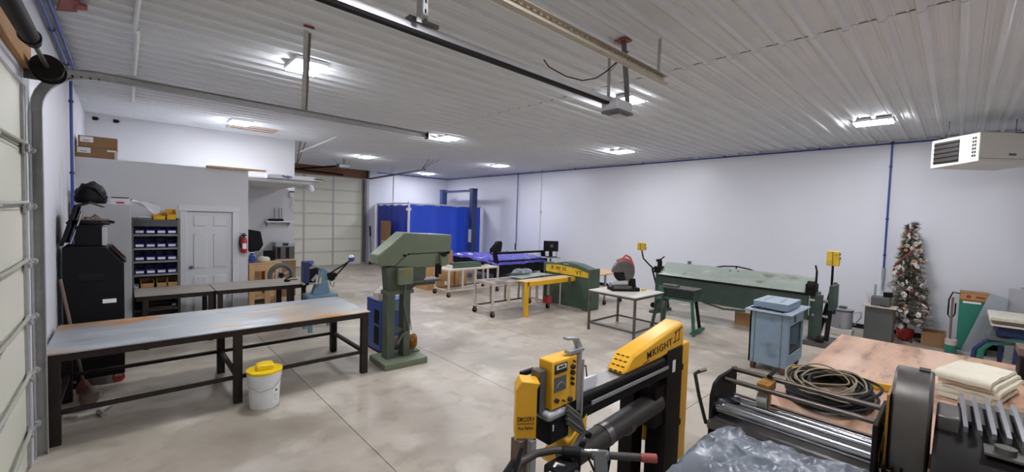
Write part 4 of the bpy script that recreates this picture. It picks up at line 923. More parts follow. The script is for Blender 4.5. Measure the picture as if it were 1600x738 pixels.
MB().tube([(.30,.55,1.07),(.34,.3,1.13),(.36,.05,1.15),(.34,-.2,1.12),(.30,-.4,1.06)], .014).cyl((.33,.05,1.07),(.36,.05,1.15), .014).build('truss_rod', 'cast_dark', bk_)
MB().box(.27, .31, .95, 1.02, 1.05, 1.17).build('top_lug', 'grey_dark', bk_)
for yy in (.1, -.05): MB().cyl((.17, yy, 1.06), (.16, yy, 1.085), .02, n=10).build('bolt', 'steel_bright', bk_)
MB().tube([(-.12,.5,.40),(-.12,.1,.33),(-.12,-.3,.36)], .02).build('stop_rod', 'brake_green', bk_)
# far end clamp and near end linkage
f = MB().box(-.12, .12, 1.46, 1.60, .88, 1.02).cyl((0,1.52,1.0),(0,1.52,1.14), .05).build('clamp_block', 'cast_dark', bk_, bevel=.01)
MB().beam((0,1.56,1.13),(-.08,1.38,1.25), .02, .02).cyl((-.02,1.6,1.14),(.04,1.5,1.16), .03).build('clamp_lever', 'cast_dark', bk_)
MB().cyl((-.05,1.62,.13),(.05,1.62,.13), .06).build('counter_roller', 'cast_dark', bk_)
e = MB().box(-.16, .1, -1.38, -1.24, .82, 1.02).cyl((-.1,-1.36,.98),(-.1,-1.26,.98), .09).build('clamp_block', 'cast_dark', bk_, bevel=.01)
MB().cyl((0,-1.36,1.0),(0,-1.36,1.24), .016).cyl((0,-1.36,1.24),(-.02,-1.34,1.34), .013).build('clamp_lever', 'cast_dark', bk_)
MB().box(-.2, .25, -1.64, -1.58, .62, 1.03).build('counter_arm', 'brake_green', bk_); MB().beam((.2,-1.56,.98),(-.15,-1.46,.14), .05, .04).beam((.02,-1.60,1.0),(-.2,-1.58,.10), .06, .04).build('link_arm', 'cast_dark', bk_)
MB().box(-.24, -.14, -1.50, -1.40, .1, .86).build('front_post', 'brake_green', bk_); MB().box(-.32, .3, -1.66, -1.28, .0, .08).build('foot_plate', 'cast_mid', bk_); MB().cyl((-.28,-1.56,.13),(-.28,-1.46,.13), .05).build('pedal', 'cast_dark', bk_)
MB().cyl((-.1,-1.56,.75),(-.1,-1.26,.75), .03).build('pivot_pin', 'steel_bright', bk_); MB().cyl((-.15,-1.58,.5),(-.15,-1.36,.5),.025).build('pivot_pin', 'steel_bright', bk_)
MB().box(.25, .29, -1.61, -1.56, .5, 1.05).build('rear_post', 'brake_green', bk_)
for yy, z0, z1, path, lab in ((1.98, 1.34, 1.52, [(.0,1.98,1.35),(-.0,1.93,1.16),(.02,1.78,1.02),(.05,1.65,.92)], 'a'), (-1.56, 1.35, 1.60, [(.1,-1.56,1.36),(.1,-1.56,1.0)], 'b')):
    MB().tube(path, .018).build('switch_pole', 'black', bk_)
    X = 0 if yy > 0 else .1
    s = MB().box(X-.06, X+.06, yy-.085, yy+.085, z0, z1).build('switch_box', 'yellow_worn', bk_, bevel=.012)
    MB().box(X-.063, X-.06, yy-.004, yy+.004, z0+.01, z1-.01).build('seam', 'ink_brown', s)
    for k in range(2): MB().cyl((X-.03+.04*k, yy-.085, z1-.05-.07*k), (X-.03+.04*k, yy-.10, z1-.05-.07*k), .014).build('button', 'ink', s)
MB().tube([(.03,1.72,.95),(.06,1.62,.6),(.08,1.60,.1)], .02).build('supply_cable', 'black', bk_)
o = MB().box(-.03, .03, -.32, .32, 0, .26).build('cardboard_sheet', 'cardboard', loc=(8.98, 2.66, 0)); tag(o, 'flat tan carton standing under the long brake', 'box')
# ================================================================ green stand
gs = thing('bar_stand', 'dark green cast stand with perforated tray in front of the brake', 'stand', (7.54, 3.50, 0), .06)
for X, yy, m_ in ((-.24, .36, 'stand_green'), (.24, .36, 'stand_green'), (-.22, -.38, 'stand_green'), (.26, -.30, 'black')):
    MB().beam((X*.75, yy*.82, .60), (X*1.12, yy*1.05, 0), .055, .04, up=(0,1,0)).build('leg', m_, gs)
MB().box(-.26, .29, -.40, -.34, .03, .075).build('foot_rail', 'stand_green', gs)
MB().prism([(-.24,.52),(.24,.52),(.20,.64),(.12,.68),(.1,.78),(-.1,.80),(-.14,.66),(-.2,.62)], 'y', .22, .34).build('head_casting', 'stand_green', gs, bevel=.01)
MB().box(-.20, .22, -.34, .34, .595, .62).build('tray_base', 'stand_green', gs)
MB().box(-.15, .20, -.33, .2, .62, .79).build('basket_side', 'brake_green', gs)
b = MB()
for k in range(13):
    for zz in range(4):
        y_ = -.315+.042*k+(.021 if zz % 2 else 0); z_ = .645+.038*zz
        b.add([(-.154,y_-.019,z_),(-.154,y_,z_-.017),(-.154,y_+.019,z_),(-.154,y_,z_+.017)], [(0,1,2,3)])
b.build('mesh_openings', 'black', gs)
MB().box(-.18, .22, -.35, .24, .79, .805).build('tray_top', 'cast_mid', gs); MB().box(-.12, .05, .0, .28, .805, .84).build('steel_block', 'cast_mid', gs); MB().tube([(.15,-.1,.6),(.2,-.25,.56),(.1,-.3,.55)], .012).build('hook', 'cast_dark', gs)
# ================================================================ blue-grey cart
ca = thing('steel_cart', 'blue-grey steel cart on rusty casters near the wood table', 'cart', (6.40, 1.47, 0))
MB().box(0, .022, 0, .46, .10, .82).build('front_panel', 'cart_blue', ca); MB().box(0, .80, .44, .46, .10, .82).build('side_panel', 'cart_blue', ca)
MB().box(-.003, .0, .39, .40, .1, .82).box(-.003, 0, .07, .078, .1, .82).build('fold_line', 'grey_dark', ca)
b = MB(); b.box(.022, .78, 0, .02, .66, .82); b.box(.022, .10, 0, .02, .10, .66); b.box(.74, .80, 0, .02, .10, .66); b.box(.10, .74, 0, .02, .10, .24); b.build('side_frame', 'cart_blue', ca)
MB().box(.10, .76, .05, .43, .24, .27).build('inner_shelf', 'grey_dark', ca); MB().box(.76, .80, .02, .44, .1, .82).build('rear_panel', 'cart_blue', ca); MB().box(.10, .74, .30, .32, .27, .66).build('inner_back', 'black', ca)
MB().box(-.05, .92, -.05, .52, .82, .84).build('top', 'cart_panel', ca, bevel=.003); MB().box(.28, .34, -.006, 0, .69, .78).build('switch_plate', 'ink', ca)
for X, yy in ((.06, .05), (.06, .41), (.74, .05), (.74, .41)):
    c = MB().cyl((X, yy-.022, .06), (X, yy+.022, .06), .06, n=20).build('caster', 'rust_brown', ca); MB().box(X-.03, X+.03, yy-.03, yy+.03, .075, .10).build('caster_plate', 'galv_dark', c)
co = thing('die_block', 'blue-grey block with rows of drilled holes on the steel cart', 'die block', (6.56, 1.52, .842))
MB().box(-.09, .56, -.02, .40, .012, .105).build('body', 'cart_blue', co, bevel=.005); MB().box(-.092, .562, -.022, .402, .100, .108).build('top_plate', 'cart_panel', co); MB().box(-.07,.5,.0,.36,0,.012).build('feet', 'ink', co)
for k in range(5):
    MB().cyl((.05+.09*k, .10+.005*k, .105), (.05+.09*k, .10+.005*k, .1095), .016, n=12).build('drilled_hole', 'ink_brown', co); MB().cyl((.06+.09*k, .30, .105), (.06+.09*k, .30, .1095), .016, n=12).build('drilled_hole', 'ink_brown', co)
ch = thing('wrench_set', 'dark jumble of wrenches along the front edge of the cart', 'wrenches', (6.40, 1.72, .842))
for k in range(5): MB().beam((.0+.006*k, -.19+.07*k, .012+.004*k), (.02, -.05+.065*k, .015), .022, .014).build('wrench', 'cast_dark', ch)
# ================================================================ right wall: cabinet, can, tree, boxes
gb = thing('drum_vacuum', 'grey galvanized canister with bail handle by right wall', 'canister', (9.88, 1.42, 0))
MB().box(-.17, .17, -.17, .17, 0, .12).build('stand', 'board_light', gb, bevel=.01); MB().lathe([(.155,.12),(.16,.13),(.16,.44),(.168,.445),(.168,.48),(.1,.485),(.02,.49)], n=28).build('drum', 'grey_bin', gb); MB().lathe([(.170,.44),(.170,.475)], n=28).build('band', 'grey_dark', gb)
MB().tube([(.03,-.17,.42),(.03,-.26,.46),(.03,-.27,.36),(.03,-.18,.2)], .010).build('bail', 'grey_bin', gb); MB().box(-.05,.06,-.06,.05,.485,.53).build('motor_top', 'cast_mid', gb); MB().cyl((-.162,0,.17),(-.15,0,.17), .012).build('plug', 'ink', gb)
gk = thing('pedestal_cabinet', 'dark grey pedestal cabinet beside the decorated tree', 'cabinet', (9.70, .70, 0)); MB().box(0, .30, 0, .38, 0, .62).build('body', 'grey_dark', gk, bevel=.005); MB().box(-.04, .34, -.04, .42, .62, .64).build('top', 'cart_tan', gk); MB().box(.02, .28, -.005, 0, .03, .6).build('side_door', 'tarnish', gk)
gp = thing('bench_grinder', 'small dark grey box tool on the pedestal cabinet', 'tool', (9.82, .88, .641)); MB().box(-.1, .13, -.12, .13, 0, .16).build('body', 'grey_dark', gp, bevel=.008); MB().box(.0, .1, -.14, -.02, .16, .24).build('upper_box', 'black', gp); MB().tube([(-.1,.0,.02),(-.14,-.03,.0+.012),(-.13,-.1,.012)], .008).build('cord', 'black', gp); MB().cyl((.1,.10,.16),(.1,.10,.36), .016).build('nozzle', 'galv', gp)
tw = thing('dried_twigs', 'small white twig decoration behind the pedestal tool', 'decoration', (9.97, 1.06, .641))
for k in range(7):
    a = k*.9; MB().tube([(0,0,0),(.03*math.cos(a),.03*math.sin(a),.12),(.08*math.cos(a),.08*math.sin(a),.2+.02*(k % 3))], .004, 5).build('twig', 'blossom', tw)
# christmas tree
ctx, cty = 10.37, .58
xt = thing('christmas_tree', 'frosted artificial christmas tree with blossoms and red ribbon', 'tree', (ctx, cty, 0))
MB().cyl((0,0,.05),(0,0,2.0), .025, .008, 8).build('trunk', 'bark', xt); 
for k in range(4): MB().beam((0,0,.12),(.22*math.cos(k*PI/2+.5),.22*math.sin(k*PI/2+.5),.01), .03, .02).build('stand_leg', 'red' if k < 2 else 'bark', xt)
MB().lathe([(.10,.02),(.13,.2),(.11,.21)], n=16).build('stand_pot', 'red', xt)
rnd = random.Random(5); nb = MB(); nl = MB(); tips = []
for k in range(520):
    h = .26+1.80*(k/520)**.95; R = .30*(1-(h-.2)/1.98)+.055; a = rnd.uniform(0, 2*PI); r = R*rnd.uniform(.75, 1.08)
    p0 = Vector((0, 0, h+.06)); p1 = Vector((r*math.cos(a), r*math.sin(a), h+rnd.uniform(-.05,.08))); tips.append(p1)
    b = nb if rnd.random() < .6 else nl
    d = (p1-p0)
    for q in range(26):
        t = rnd.uniform(.25, 1.02); c = p0+d*t; v = (d.normalized()+Vector((rnd.uniform(-1,1), rnd.uniform(-1,1), rnd.uniform(-.7,.9)))).normalized()*rnd.uniform(.05,.095)
        s = v.cross(Vector((rnd.uniform(-1,1), rnd.uniform(-1,1), 1))).normalized()*.006
        b.add([c-s, c+s, c+v], [(0,1,2)])
o = nb.build('needles', 'needle', xt, smooth=False); o['kind'] = 'stuff'
o = nl.build('frosted_needles', 'needle_light', xt, smooth=False); o['kind'] = 'stuff'
def flower(m):
    b = MB(); 
    for k in range(5): b.ball((.026*math.cos(k*1.257), .026*math.sin(k*1.257), 0), .024, 6, (1,1,.6))
    b.ball((0,0,.012), .018, 6); return b
protos = []
for nm, m_ in (('blossom', 'blossom'), ('red_ornament', 'ornament_red'), ('gold_ornament', 'ornament_gold')):
    protos.append((flower(m_) if nm == 'blossom' else MB().ball((0,0,0), .030, 8)).build(nm, m_, xt))
k = 0
cl = [p for p in tips if p.x*(-.93)+p.y*(-.05) > -.10]
rnd.shuffle(cl)
for p in cl[:95]:
    u = rnd.random(); src = protos[0] if u < .72 else protos[1] if u < .92 else protos[2]
    pos_ = p*1.0; 
    if k < 3 and src.location.length == 0 and not src.get('used'): o = src; o['used'] = 1
    else: o = link_copy(src, xt)
    o.location = pos_; o.rotation_euler = (rnd.uniform(0,3), rnd.uniform(0,3), rnd.uniform(0,3)); s_ = rnd.uniform(.7, 1.25); o.scale = (s_, s_, s_*.8); k += 1
rb_ = MB().tube([(.36*(1-.42*t)*math.cos(4.2+5.5*t)*.8, .36*(1-.42*t)*math.sin(4.2+5.5*t)*.8, .5+1.15*t) for t in [i/40 for i in range(41)]], .014, 6); rb_.build('ribbon', 'ornament_red', xt)
wx = thing('wooden_crate', 'low brown wooden crate on floor right of the tree', 'crate', (10.18, .06, 0)); 
b = MB(); b.box(0, .02, 0, .30, 0, .24); b.box(.36, .38, 0, .30, 0, .24); b.box(.02,.36,0,.02,0,.24); b.box(.02,.36,.28,.30,0,.24); b.box(.02,.36,.02,.28,0,.02); b.build('box', 'cardboard_dark', wx)
tc = thing('green_can', 'teal can holding a tall wooden pole beside the crate', 'can', (9.82, .0, 0)); MB().lathe([(.065,0),(.07,.01),(.07,.16)], n=20).build('can', 'teal', tc); MB().lathe([(.072,.16),(.072,.25),(.06,.25)], n=20).build('rim', 'cart_tan', tc); MB().box(.01,.035,.0,.025,.2,.93).box(.045,.06,.01,.03,.2,.92).build('pole', 'tarnish', tc)
gm = thing('green_welder', 'teal welder with orange control strip against right wall', 'welder', (10.2, -.40, 0)); MB().box(0, .4, .0, .34, .04, .86).build('body', 'teal', gm, bevel=.008); MB().box(-.006, .4, .0, .34, .86, .99).build('control_strip', 'bronze', gm); MB().box(-.01, -.004, .01, .33, .885, .975).build('front_plate', 'ornament_gold', gm)
MB().box(-.008, 0, .10, .30, .82, .85).build('white_strip', 'paper', gm); MB().cyl((-.012,.24,.93),(-.004,.24,.93), .028, n=14).build('badge', 'ornament_red', gm); MB().box(-.012, -.006, .06, .16, .915, .945).build('badge_text', 'ornament_red', gm)
MB().cyl((-.06,.02,.66),(-.0,.02,.66), .08).build('cable_holder', 'black', gm); MB().box(0,.4,.0,.34,0,.04).build('plinth', 'black', gm)
MB().tube([(-.02,.34,.97),(-.03,.42,.98),(-.04,.46,.85),(-.05,.46,.6),(-.04,.42,.52),(-.03,.38,.62),(-.02,.38,.8)], .010).build('cable', 'black', gm)
sm_ = thing('metal_duct', 'folded bright sheet metal duct leaning on the teal welder', 'sheet metal', (9.93, -.16, 0))
M_ = Matrix.Translation((.1, -.05, .02)) @ Matrix.Rotation(.27, 4, 'X') @ Matrix.Rotation(.10, 4, 'Y')
b = MB(); b.box(0, .003, -.10, .10, 0, 1.02, M_); b.box(0, .08, -.103, -.10, 0, 1.02, M_); b.build('sheet', 'sheet_metal', sm_); MB().box(.02,.2,-.16,.10,0,.04).build('foot_flange', 'grey_bin', sm_)
# stacked blue frames / folded machine at right
fp = thing('folding_saw_stand', 'navy and teal folded saw stand with cream boards on top', 'stand', (9.1, -.62, 0))
MB().box(.12, .8, -1.0, .18, .50, .66).build('deck', 'navy', fp, bevel=.02); MB().box(.0, .8, -1.0, .24, .665, .69).build('board', 'cream_bag', fp); MB().box(.02, .8, -1.0, .22, .70, .735).build('board', 'tarnish', fp); MB().box(.0, .76, -1.0, .26, .74, .80).build('board', 'cream_bag', fp, bevel=.01)
MB().tube([(.1,.34,.05),(.1,.32,.3),(.1,.22,.42),(.1,.0,.46),(.1,-.8,.46)], .05).build('curved_frame', 'teal', fp); MB().tube([(.06,.40,.04),(.06,.38,.28),(.06,.28,.42),(.06,.1,.47)], .025).build('edge_frame', 'navy', fp)
MB().box(.0, .3, -.9, .28, .46, .49).build('shelf', 'grey_dark', fp); MB().beam((.0,.18,.08),(.05,-.6,.12), .05, .05).build('lower_bar', 'navy', fp)
for p0, p1, w0 in (((.05,.0,.0),(.05,-.02,.46),.05),((.7,-.9,.0),(.7,-.9,.5),.05),((.7,.1,.0),(.7,.1,.5),.05),((.05,-.7,.0),(.05,-.7,.5),.05)): MB().beam(p0, p1, w0, .05).build('leg', 'navy', fp)
MB().beam((.03,-.05,.10),(.03,-.30,.46), .03, .04).build('brace', 'navy', fp)
MB().cyl((-.02,.0,.07),(-.02,-.08,.09), .025).cyl((-.02,.16,.1),(-.02,.12,.11), .03).build('white_foot', 'white_plastic', fp)
gs2 = thing('sheet_stack', 'grey metal sheets standing against right wall', 'sheet metal', (10.0, -1.0, 0)); MB().box(.18, .21, -1.2, .42, 0, 1.13).build('sheet', 'grey_cabinet', gs2); MB().box(.23, .25, -1.3, .30, 0, 1.16).build('sheet', 'sheet_metal', gs2)
# ================================================================ big wood table and things on it
wt = thing('plywood_table', 'large plywood topped table at right with scuffed surface', 'table', (4.75, -.5, 0))
MB().box(-1.45, 1.43, -1.4, 1.38, .73, .75).build('top', 'plywood', wt, bevel=.002); MB().box(-1.40, 1.38, -1.35, 1.33, .64, .73).build('frame', 'pine', wt)
for X in (-1.33, 1.31):
    for yy in (-1.28, 1.26): MB().box(X-.045, X+.045, yy-.045, yy+.045, 0, .64).build('leg', 'pine', wt)
def coil(name, label, cx, cy, rx, ry, n, r, m_, seed, zc):
    rn = random.Random(seed); t = thing(name, label, 'cable', (cx, cy, .772))
    for k in range(n):
        ox, oy = rn.uniform(-.05,.05), rn.uniform(-.05,.05); s = rn.uniform(.78, 1.08); ph = rn.uniform(0, 6.28); h = zc+rn.uniform(0,.08)
        MB().tube([((rx*s*math.cos(a)+ox), (ry*s*math.sin(a)+oy), h+.02*math.sin(a*2+ph)) for a in [i*PI/16 for i in range(32)]], r, 6, True).build('loop', m_, t)
    return t
coil('cable_coil', 'coiled black welding cable heaped on the plywood table', 3.78, .58, .37, .22, 30, .010, 'black_plastic', 1, .012)
coil('hose_coil', 'coiled tan hose mixed with the black cable coil', 3.76, .60, .33, .20, 8, .006, 'tan_hose', 2, .05)
lv = thing('spirit_level', 'long yellow level lying behind the cable coil', 'level', (4.25, .52, .751), -1.36)
MB().box(-.40, .40, -.012, .012, 0, .055).build('bar', 'yellow', lv, bevel=.003); MB().box(-.05, .05, -.014, .014, .01, .045).build('label', 'galv', lv)
cv = thing('canvas_tarp', 'folded cream canvas tarp stacked on the plywood table', 'tarp', (4.78, -.17, .768), -.25)
for k in range(5):
    def cf(u, v, k=k): return (-.31+.62*u+.012*k*math.sin(k), -.14+.29*v+.02*math.sin(k*2.1), .036*(k+1)+.010*noise.noise(Vector((u*4, v*4, k)))-.022*max(0, abs(u-.5)-.42)/.08)
    MB().sheet(cf, 14, 8, (0,0,-.026)).build('fold', 'canvas', cv, ang=70)
bt2 = thing('battery_charger', 'black tool box at the right frame edge on plywood table', 'box', (5.75, -.58, .751)); MB().box(-.15, .15, -.2, .17, 0, .2).build('body', 'black', bt2, bevel=.015); MB().box(-.154, -.15, -.1, .1, .05, .09).build('rivet_strip', 'galv', bt2); MB().box(-.14,.16,-.2,.18,.2,.26).build('lid', 'tarnish', bt2)
# ================================================================ slip roll
sl = thing('slip_roll', 'slip roll machine with bright steel rollers in the foreground', 'slip roll', (2.85, .6, 0))
O = lambda x, y, z: (x-2.85, y-.6, z)
MB().prism([(2.64-2.85,.0),(2.64-2.85,.94),(2.68-2.85,1.01),(2.76-2.85,1.035),(3.05-2.85,1.035),(3.05-2.85,0)], 'y', .38, .40).build('side_plate', 'cast_dark', sl, bevel=.006)
MB().box(2.62-2.85, 3.06-2.85, -.385, -.365, 0, 1.06).build('side_plate', 'cast_dark', sl, bevel=.006)
for X, z_, r, m_ in ((2.71, .865, .038, 'roller_steel'), (2.86, .855, .026, 'roller_steel'), (2.94, .85, .018, 'roller_steel')): MB().cyl(O(X,.985,z_), O(X,.23,z_), r, n=24).build('roller', m_, sl)
for X, z_, r in ((2.84, 1.0, .015), (2.98, 1.035, .015), (3.0, .86, .009)): MB().cyl(O(X,.99,z_), O(X,.10,z_), r, n=12).build('tie_bar', 'steel_brown', sl)
MB().box(2.60-2.85, 2.95-2.85, -.41, .39, .755, .80).build('bed', 'cast_mid', sl); MB().box(2.70-2.85, 3.02-2.85, -.40, .38, .55, .60).build('lower_tie', 'cast_dark', sl)
bz = MB().box(2.87-2.85, 2.91-2.85, .14, .19, .84, 1.04).box(2.84-2.85, 2.98-2.85, .13, .20, .98, 1.035).build('bronze_guide', 'bronze', sl, bevel=.004)
MB().cyl(O(2.90,.80,.92), O(2.90,.745,.92), .055, n=20).build('guide_wheel', 'galv', sl); MB().cyl(O(2.93,.76,1.06), O(3.03,.76,1.07), .012).build('adjust_screw', 'cast_dark', sl)
MB().tube([O(2.64,1.012,.76), O(2.57,1.035,.95), O(2.50,1.035,1.10), O(2.50,1.01,1.12), O(2.56,1.0,1.12)], .011).build('crank_handle', 'steel_brown', sl)
MB().beam(O(2.66,.96,.92), O(2.84,.9,.90), .03, .03).build('release_lever', 'chrome', sl)
# gear end: stacked pinions, guard drum
for k in range(4): MB().cyl(O(2.74,.212-.004*k,.88+.03*k), O(2.74,.209-.004*k,.88+.03*k), .06, n=18).build('gear', 'cast_dark' if k % 2 else 'bronze', sl)
def guard():
    pts = [(-.20,-.20),(-.20,.04)]
    for i in range(13):
        a = PI-i*PI/12; pts.append((.0+.20*math.cos(a), .08+.20*math.sin(a)))
    pts += [(.20,.04),(.20,-.20)]
    return MB().prism([(x+2.92-2.85, z+1.02) for x, z in pts], 'y', .045-.6, .185-.6)
gdr = guard().build('gear_guard', 'cast_mid', sl, bevel=.012); MB().box(2.70-2.85, 3.14-2.85, .187-.6, .197-.6, .80, 1.20).build('guard_rim', 'bronze', sl)
MB().box(2.90-2.85,2.96-2.85,.06-.6,.10-.6,1.298,1.305).build('guard_slot', 'ink', gdr)
for k in range(5): MB().cyl(O(2.67+.02*k,.19-.03*k,.70), O(2.67+.02*k,.19-.03*k,.86), .006).build('guard_rod', 'cast_dark', sl)
MB().cyl(O(2.70,.17,.80), O(2.66,.21,.80), .03).cyl(O(2.64,.20,.70),O(2.64,.20,.86),.012).build('adjust_knob', 'chrome', sl)
# finger machine
fm = thing('rotary_former', 'dark cast forming machine with row of steel finger bars', 'machine', (2.85, -.02, 0))
MB().prism([(-.42,0),(.36,0),(.36,1.05),(.28,1.10),(-.12,1.07),(-.34,1.02),(-.42,.94)], 'y', -1.0, .052).build('body', 'cast_dark', fm, bevel=.015)
MB().box(-.06, .16, -.03, .05, 1.0, 1.14).build('end_bearing', 'cast_mid', fm, bevel=.01)
for k in range(8):
    yy = -.03-.042*k
    fb = MB().beam((.27, yy, 1.165), (-.10, yy-.016, 1.115), .015, .026).build('finger_bar', 'steel_bright', fm)
    MB().beam((.22, yy-.02, 1.13), (.05, yy-.026, 1.10), .020, .02).build('finger_pad', 'cast_mid', fb)
MB().box(.24, .34, -.45, -.02, 1.09, 1.13).build('finger_rail', 'cast_mid', fm)
MB().box(-.22, -.11, -.22, -.10, 1.07, 1.08).build('foot_plate', 'cast_mid', fm); MB().cyl((-.165,-.16,1.08),(-.165,-.16,1.105), .032, n=18).build('round_knob', 'cast_mid', fm)
MB().tube([(-.2,-.03,.9),(-.22,.0,.7),(-.2,.02,.5)], .01).build('hanging_rod', 'cart_tan', fm)
# plastic wrapped machine in front of the slip roll
pw = thing('wrapped_machine', 'machine wrapped in crumpled grey plastic film in the foreground', 'wrapped machine', (2.3, .6, 0))
def wf(u, v):
    X = -.42+.70*u; yy = -.50+.95*v
    e = min(1, min(u*3.2, (1-v)*5.0, v*6+.1)); e = max(e, 0); prof = math.sin(min(1, e)*PI/2)**.55
    n1 = noise.noise(Vector((X*5, yy*5, .3))); n2 = noise.noise(Vector((X*13, yy*11, 2.3)))
    return (X-.10*(1-prof)+.03*n2, yy+.05*(1-prof)*(1 if v > .5 else -1), .14+.65*prof+.04*n1+.05*(.35-abs(n2))+.03*(.3-abs(noise.noise(Vector((X*8+yy*6, yy*14, 7)))))+.03*math.sin(v*3.1)+.02*(1-v))
MB().sheet(wf, 90, 110).build('film_wrap', 'film', pw, ang=80)
MB().box(-.32, .24, -.40, .34, 0, .60).build('hidden_base', 'grey_dark', pw)
# ================================================================ yellow seam welder
yw = thing('seam_welder', 'yellow seam welding machine with long arm in the foreground', 'welder', (2.2, 1.34, 0))
Q = lambda x, y, z: (x-2.2, y-1.34, z)
def qb(x0, x1, y0, y1, z0, z1): return MB().box(x0-2.2, x1-2.2, y0-1.34, y1-1.34, z0, z1)
qb(1.60, 2.75, 1.28, 1.40, 1.00, 1.085).build('arm_beam', 'cast_dark', yw, bevel=.006); qb(1.62, 2.62, 1.285, 1.395, 1.085, 1.105).build('arm_top', 'cast_mid', yw)
qb(1.62, 2.66, 1.262, 1.28, .985, 1.03).build('arm_rail', 'cast_dark', yw); qb(1.78, 2.62, 1.258, 1.264, 1.035, 1.055).build('slide_strip', 'galv', yw)
cvp = [(2.10-2.2,1.106),(2.20-2.2,1.205),(2.82-2.2,1.315),(2.865-2.2,1.29),(2.87-2.2,1.15),(2.55-2.2,1.115)]
cv_ = MB().prism(cvp, 'y', 1.275-1.34, 1.405-1.34).build('arm_cover', 'yellow_machine', yw, bevel=.018)
text('cover_lettering', 'MKIGHT', .066, 'ink_brown', cv_, Q(2.52,1.2735,1.185), (PI/2, -.105, 0), 1.25)
MB().beam(Q(2.32,1.2735,1.13), Q(2.385,1.2735,1.14), .002, .006).build('cover_rule', 'ink_brown', cv_); MB().beam(Q(2.70,1.2735,1.19), Q(2.79,1.2735,1.20), .002, .008).beam(Q(2.72,1.2735,1.19), Q(2.74,1.2735,1.265), .002, .007).beam(Q(2.78,1.2735,1.20), Q(2.79,1.2735,1.27), .002, .007).beam(Q(2.72,1.2735,1.255), Q(2.82,1.2735,1.28), .002, .009).build('cover_emblem', 'ink_brown', cv_)
for r_ in range(4):
    for k in range(3):
        t = r_/4+.12; MB().box(2.10+.10*t-2.2-.004, 2.10+.10*t-2.2+.004, 1.295+.032*k-1.34, 1.315+.032*k-1.34, 1.106+.099*t-.002, 1.106+.099*t+.004).build('vent_slot', 'ink_brown', cv_)
qb(2.63, 2.85, 1.27, 1.41, 0, 1.15).build('column', 'cast_dark', yw, bevel=.006); qb(2.70, 2.735, 1.266, 1.27, .99, 1.07).build('data_plate', 'paper', yw)
qb(2.44, 2.57, 1.40, 1.50, 0, 1.0).build('rear_leg', 'cast_dark', yw); qb(2.50, 2.70, 1.28, 1.5, .66, .92).build('horn_mount', 'cast_dark', yw)
qb(2.865, 3.02, 1.30, 1.46, .28, 1.14).build('rear_cover', 'yellow_machine', yw, bevel=.008); qb(2.865, 2.90, 1.285, 1.30, .96, 1.0).build('cover_tab', 'cast_dark', yw); qb(2.865, 2.90, 1.285, 1.30, .56, .60).build('cover_tab', 'cast_dark', yw)
qb(2.60, 2.72, 1.40, 1.46, .50, .66).build('lower_cover', 'yellow_machine', yw); qb(2.2, 2.95, 1.2, 1.56, 0, .06).build('base_foot', 'tarnish', yw)
MB().cyl(Q(1.72,1.33,.755), Q(2.60,1.33,.80), .062, .07, 24).build('horn', 'tube_grey', yw)
for X in (1.98, 2.2): MB().cyl(Q(X,1.33,.7675), Q(X+.05,1.33,.770), .0685, n=24).build('horn_band', 'cast_mid', yw)
# head
hd = MB().prism([(-.048,.985),(-.04,1.0),(.048,.995),(.048,1.225),(-.048,1.225)], 'y', -.03, -.024).build('head_cover', 'yellow_machine', yw, loc=Q(1.345,1.32,0), rot=(0,0,-.62)); MB().prism([(-.048,1.22),(.048,1.22),(.062,1.25),(-.025,1.262)], 'y', -.03, .06).build('head_top', 'yellow_machine', hd, bevel=.004); MB().box(.043,.050,-.024,.06,.98,1.222).build('head_side', 'cast_dark', hd); MB().box(-.048,-.044,-.024,.03,1.0,1.222).build('head_edge', 'yellow_machine', hd)
text('head_lettering', 'SMOERV', .032, 'ink_brown', hd, (0,-.0305,1.085), (PI/2, 0, 0), .62); text('head_lettering', 'Aus Seltrn', .020, 'ink_brown', hd, (0,-.0305,1.045), (PI/2, 0, 0), .75); MB().box(-.04, .04, -.0315, -.030, 1.064, 1.067).build('lettering_rule', 'ink_brown', hd)
cbx = qb(1.47, 1.655, 1.27, 1.36, 1.09, 1.325).build('control_box', 'yellow_machine', yw, bevel=.006)
qb(1.485, 1.575, 1.266, 1.27, 1.262, 1.308).build('display_frame', 'ink', cbx); qb(1.495, 1.565, 1.264, 1.266, 1.283, 1.303).build('display', 'paper', cbx); text('display_digits', '0070', .018, 'ink', cbx, Q(1.53,1.263,1.293), (PI/2,0,0), 1.2)
qb(1.485, 1.570, 1.266, 1.27, 1.175, 1.245).build('meter', 'grey_dark', cbx); MB().tube([Q(1.50+.014*i,1.264,1.20+.02*math.sin(i*.8)) for i in range(5)], .0015, 4).build('meter_arc', 'grey_cabinet', cbx)
for X, z_, r in ((1.615,1.275,.012),(1.615,1.245,.012),(1.615,1.215,.008),(1.615,1.19,.008),(1.50,1.135,.011),(1.60,1.115,.013),(1.55,1.122,.005),(1.625,1.30,.005)): MB().cyl(Q(X,1.27,z_), Q(X,1.255,z_), r, n=12).build('knob', 'ink', cbx)
MB().cyl(Q(1.69,1.29,.93), Q(1.69,1.29,1.33), .018).cyl(Q(1.69,1.26,1.0), Q(1.685,1.255,1.3), .007).build('air_tube', 'galv', yw)
MB().box(1.60-2.2,1.71-2.2,1.27-1.34,1.31-1.34,1.335,1.35).beam(Q(1.70,1.29,1.34),Q(1.66,1.29,1.40), .02,.03).beam(Q(1.67,1.29,1.40),Q(1.58,1.29,1.415), .03,.012).build('top_clamp', 'galv', yw)
MB().box(1.42-2.2,1.46-2.2,1.30-1.34,1.36-1.34,1.08,1.28).build('guide_post', 'galv_dark', yw); qb(1.38,1.47,1.38,1.40,1.245,1.265).build('back_bar', 'cast_dark', yw)
